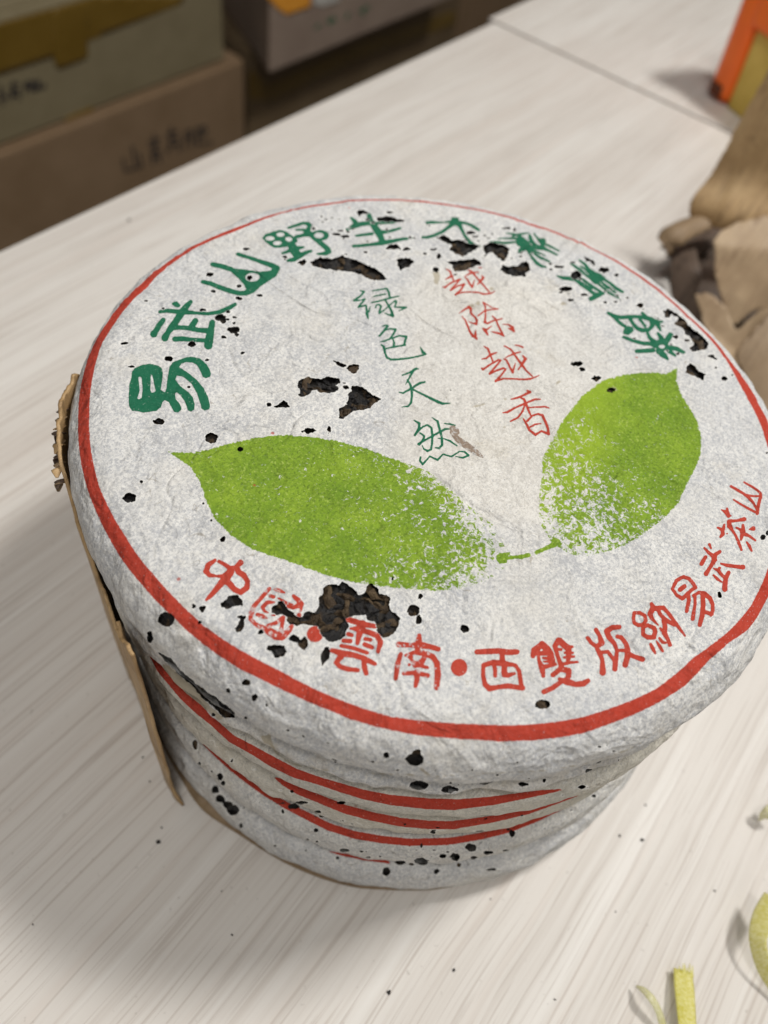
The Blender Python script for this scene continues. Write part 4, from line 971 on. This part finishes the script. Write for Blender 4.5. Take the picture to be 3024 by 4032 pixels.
rc, bc = carton(-25, 20, YB - 1.5, YB + 40, -21.4, 5, M_C3, "light tan carton on top of the taped grey-brown carton")
re_, be = carton(92.4, 163.5, YE_, YE_ + 42, -75, -40.2, M_C4, "dark brown taped carton under the pinkish carton")
rd, bd = carton(89.2, 147.0, YD, YD + 26, -39.8, -12, M_C3, "pinkish carton with an orange paper corner on it", skew=13)
rf, bf = carton(165.5, 215, YF, YF + 45, -75, -30, M_C1, "reddish brown carton beside the dark taped carton")
c1 = (0, 0, 1000 / 1659.); c2 = (800, 0, 1100 / 1659.)
sheet("tape_strip", PG(c1, -80,185,0,150,350,55,620,-20,1300,-20,640,245,570,270,350,375,-80,520), (0, YB - .08, 0), (0, -1, 0), M_TAPE, rb, bb_, .8, thick=.05)
sheet("tape_strip", PG(c1, 345,60,575,15,575,380,375,460,350,375), (0, YB - .16, 0), (0, -1, 0), M_TAPE, rb, bb_, .6, thick=.05)
sheet("tape_strip", PG(c1, 420,770,612,690,612,740,425,818), (0, YB - .08, 0), (0, -1, 0), M_TAPE, rb, bb_, .4, thick=.05)
sheet("tape_strip", PG(c2, 270,400,400,500,1000,220,1500,60,1500,150,1000,320,400,600,275,600), (0, YE_ - .08, 0), (0, -1, 0), M_TAPE, re_, be, .8, thick=.05)
def writing(name, strokes, y, mat, parent, base):
    sheet(name, None, (0, y, 0), (0, -1, 0), mat, parent, base, .25, thick=0, strokes=strokes)
w = 8
A_TXT = [[(865,955,w,885,1100,w), (805,1040,w,818,1110,w), (905,1005,w,930,1085,w), (820,1120,w,930,1085,w)],
         [(975,930,w,1042,908,w), (980,962,w,1040,944,w), (1005,878,w,1010,1000,w), (992,1000,w,1000,1072,w), (992,1000,w,1040,985,w,1046,1062,w), (996,1035,w,1040,1020,w)],
         [(1090,882,w,1162,856,w), (1122,830,w,1098,1000,w), (1112,912,w,1160,896,w,1166,990,w), (1116,952,w,1160,938,w)],
         [(1215,862,w,1205,972,w), (1215,862,w,1250,850,w,1256,960,w), (1215,905,w,1250,893,w), (1282,842,w,1342,826,w,1342,882,w,1288,898,w), (1310,832,w,1312,890,w), (1284,842,w,1290,945,w,1385,930,w)]]
for ch in A_TXT: writing("handwritten_character", S(c1, *ch), YA - .06, M_MARK, ra, ba)
B_TXT = [[(5,560,w,20,690,w), (-10,600,w,45,640,w), (0,650,w,40,620,w)],
         [(62,565,w,125,545,w), (90,530,w,85,620,w), (70,600,w,75,660,w), (70,600,w,120,585,w,128,655,w), (75,630,w,120,615,w)],
         [(160,545,w,165,610,w), (160,545,w,200,530,w,205,600,w), (165,575,w,200,562,w)],
         [(215,535,w,255,522,w,255,560,w,220,570,w), (215,535,w,222,595,w,295,570,w), (285,550,w,297,560,w)]]
for ch in B_TXT: writing("handwritten_character", S(c1, *ch), YB - .06, M_MARK, rb, bb_)
D_TXT = [[(670,165,9,690,150,9)], [(755,140,9,770,105,9), (740,125,9,785,118,9)], [(850,110,8,865,80,8)], [(930,70,8,985,40,8), (950,90,7,960,40,7)]]
for ch in D_TXT: writing("stamped_character", S(c2, *ch), YD - .06, M_STAMP, rd, bd)
sheet("orange_paper", PG(c2, 340,-60,645,-60,638,45,560,70,505,92,440,50), (0, YD - .12, 0), (0, -1, 0), simple("orange_paper", (0.80, 0.32, 0.03), (0.9, 0.40, 0.05)), rd, bd, .5, thick=.04)
sheet("white_label", PG(c2, 652,-60,815,-60,810,15,700,42,655,25), (0, YD - .10, 0), (0, -1, 0), simple("white_label", (0.5, 0.47, 0.43), (0.58, 0.55, 0.5)), rd, bd, .5, thick=.04)

# ------------------------------------------------------------------ yellow plastic straps at the lower right
M_STRAP = film_material("yellow_strap", (0.66, 0.60, 0.06), (0.82, 0.78, 0.28), .6)
M_STRAPT = film_material("clear_yellow_film", (0.62, 0.60, 0.25), (0.75, 0.73, 0.45), .55)
cS = (2400, 2800, 624 / 1120.)
def zs(pts): return [on_z((cS[0] + x * cS[2], cS[1] + y * cS[2]), z) for x, y, z in pts]
y1 = empty("yellow_strap", on_z((2700, 3950), 0), "short yellow ribbed plastic strap with a frayed cut end on the table", "strap", "plastic strap scraps")
b0 = on_z((2700, 3950), 0)
ribbon("strap_band", zs([(520, 1835, .25), (528, 1950, .35), (540, 2100, .5), (555, 2300, .8), (570, 2500, 1.2)]), [.30, .32, .30, .27, .25], M_STRAP, y1, b0, thick=.03, arch=.06)
for i in range(9):
    x = 462 + i * 15 + rng.uniform(-4, 4); up_ = rng.uniform(10, 60)
    ribbon("frayed_fibre", zs([(x + rng.uniform(-8, 8), 1840 - up_, .30 + rng.uniform(0, .08)), (x + 3, 1850, .29), (x + 6, 1880, .29)]), [.008, .03, .03], M_STRAP, y1, b0, thick=.015, arch=.1)
y2 = empty("plastic_strand", on_z((2560, 3960), 0), "thin pale transparent plastic strand bending beside the yellow strap", "strand", "plastic strap scraps")
b0 = on_z((2560, 3960), 0)
ribbon("strand", zs([(190, 1945, .3), (240, 1970, .5), (290, 2020, .7), (340, 2100, .6), (380, 2230, .3), (400, 2400, .2)]), [.03, .10, .12, .11, .12, .1], M_STRAPT, y2, b0, thick=.03)
y3 = empty("yellow_strap_loop", on_z((3010, 3700), 0), "wide yellow plastic band bent into a loop at the table", "strap", "plastic strap scraps")
b0 = on_z((3010, 3700), 0)
lp = [on_z((cS[0] + x * cS[2], cS[1] + y * cS[2]), z) for x, y, z in ((1180, 1330, 1.3), (1100, 1450, 1.2), (1040, 1580, 1.1), (1060, 1720, .9), (1120, 1850, .7), (1220, 1980, .5), (1330, 2200, .3))]
ribbon("band", lp, [.40, .38, .28, .26, .30, .32, .3], M_STRAP, y3, b0, up=(-.5, .6, .6), thick=.03, arch=.08)
y4 = empty("yellow_strap_loop", on_z((3030, 3220), 0), "small yellow strap tip poking up from the table", "strap", "plastic strap scraps")
b0 = on_z((3030, 3220), 0)
ribbon("band", zs([(1060, 770, .3), (1090, 740, .6), (1130, 715, .8), (1200, 690, .8)]), [.05, .15, .22, .25], M_STRAPT, y4, b0, thick=.03)

# ------------------------------------------------------------------ tea crumbs on the table
def crumb_mesh(seed):
    import bmesh
    r = random.Random(seed); bm = bmesh.new()
    bmesh.ops.create_icosphere(bm, subdivisions=1, radius=.01 * CM * 10)
    for v in bm.verts:
        k = r.uniform(.6, 1.3); v.co = Vector((v.co.x * k * 1.2, v.co.y * k, max(-.35 * .001, v.co.z * k * .7)))
    me = bpy.data.meshes.new("tea_crumb"); bm.to_mesh(me); bm.free(); me.materials.append(M_TEAK); return me
CRM = [crumb_mesh(i) for i in range(4)]
d6 = (0, 2900, 1600 / 1659.); d7 = (1500, 2950, 1524 / 1659.)
CR = [EL(d6, 583,86,4,4), EL(d6, 660,373,4,4), EL(d6, 648,430,8,8), EL(d6, 612,184,4,4), EL(d6, 947,810,4,4), EL(d6, 1587,1045,7,7), EL(d6, 135,768,3,3), EL(d6, 905,632,3,3),
      EL(d7, 1022,370,5,5), EL(d7, 1118,388,7,7), EL(d7, 312,948,6,6), EL(d7, 745,1073,4,4), EL(d7, 1430,607,4,4), EL(d7, 33,1042,7,7), EL(d7, 1133,240,4,4), EL(d7, 1005,697,3,3), EL(d7, 470,643,3,3), EL((0,0,.6028), 845,1440,9,9)]
for i, (x, y, r, _) in enumerate(CR):
    P = on_z((x, y), 0); dist = np.linalg.norm(P - CAMP)
    o = link("tea_crumb", CRM[i % 4]); s = r * dist / FPX / .1
    o.scale = (s, s, s); o.location = (P[0] * CM, P[1] * CM, .00035 * s); o.rotation_euler = (0, 0, i * 1.3)
    tag(o, "tiny dark tea crumb lying loose on the pale table", "tea crumb", "tea crumbs on the table")
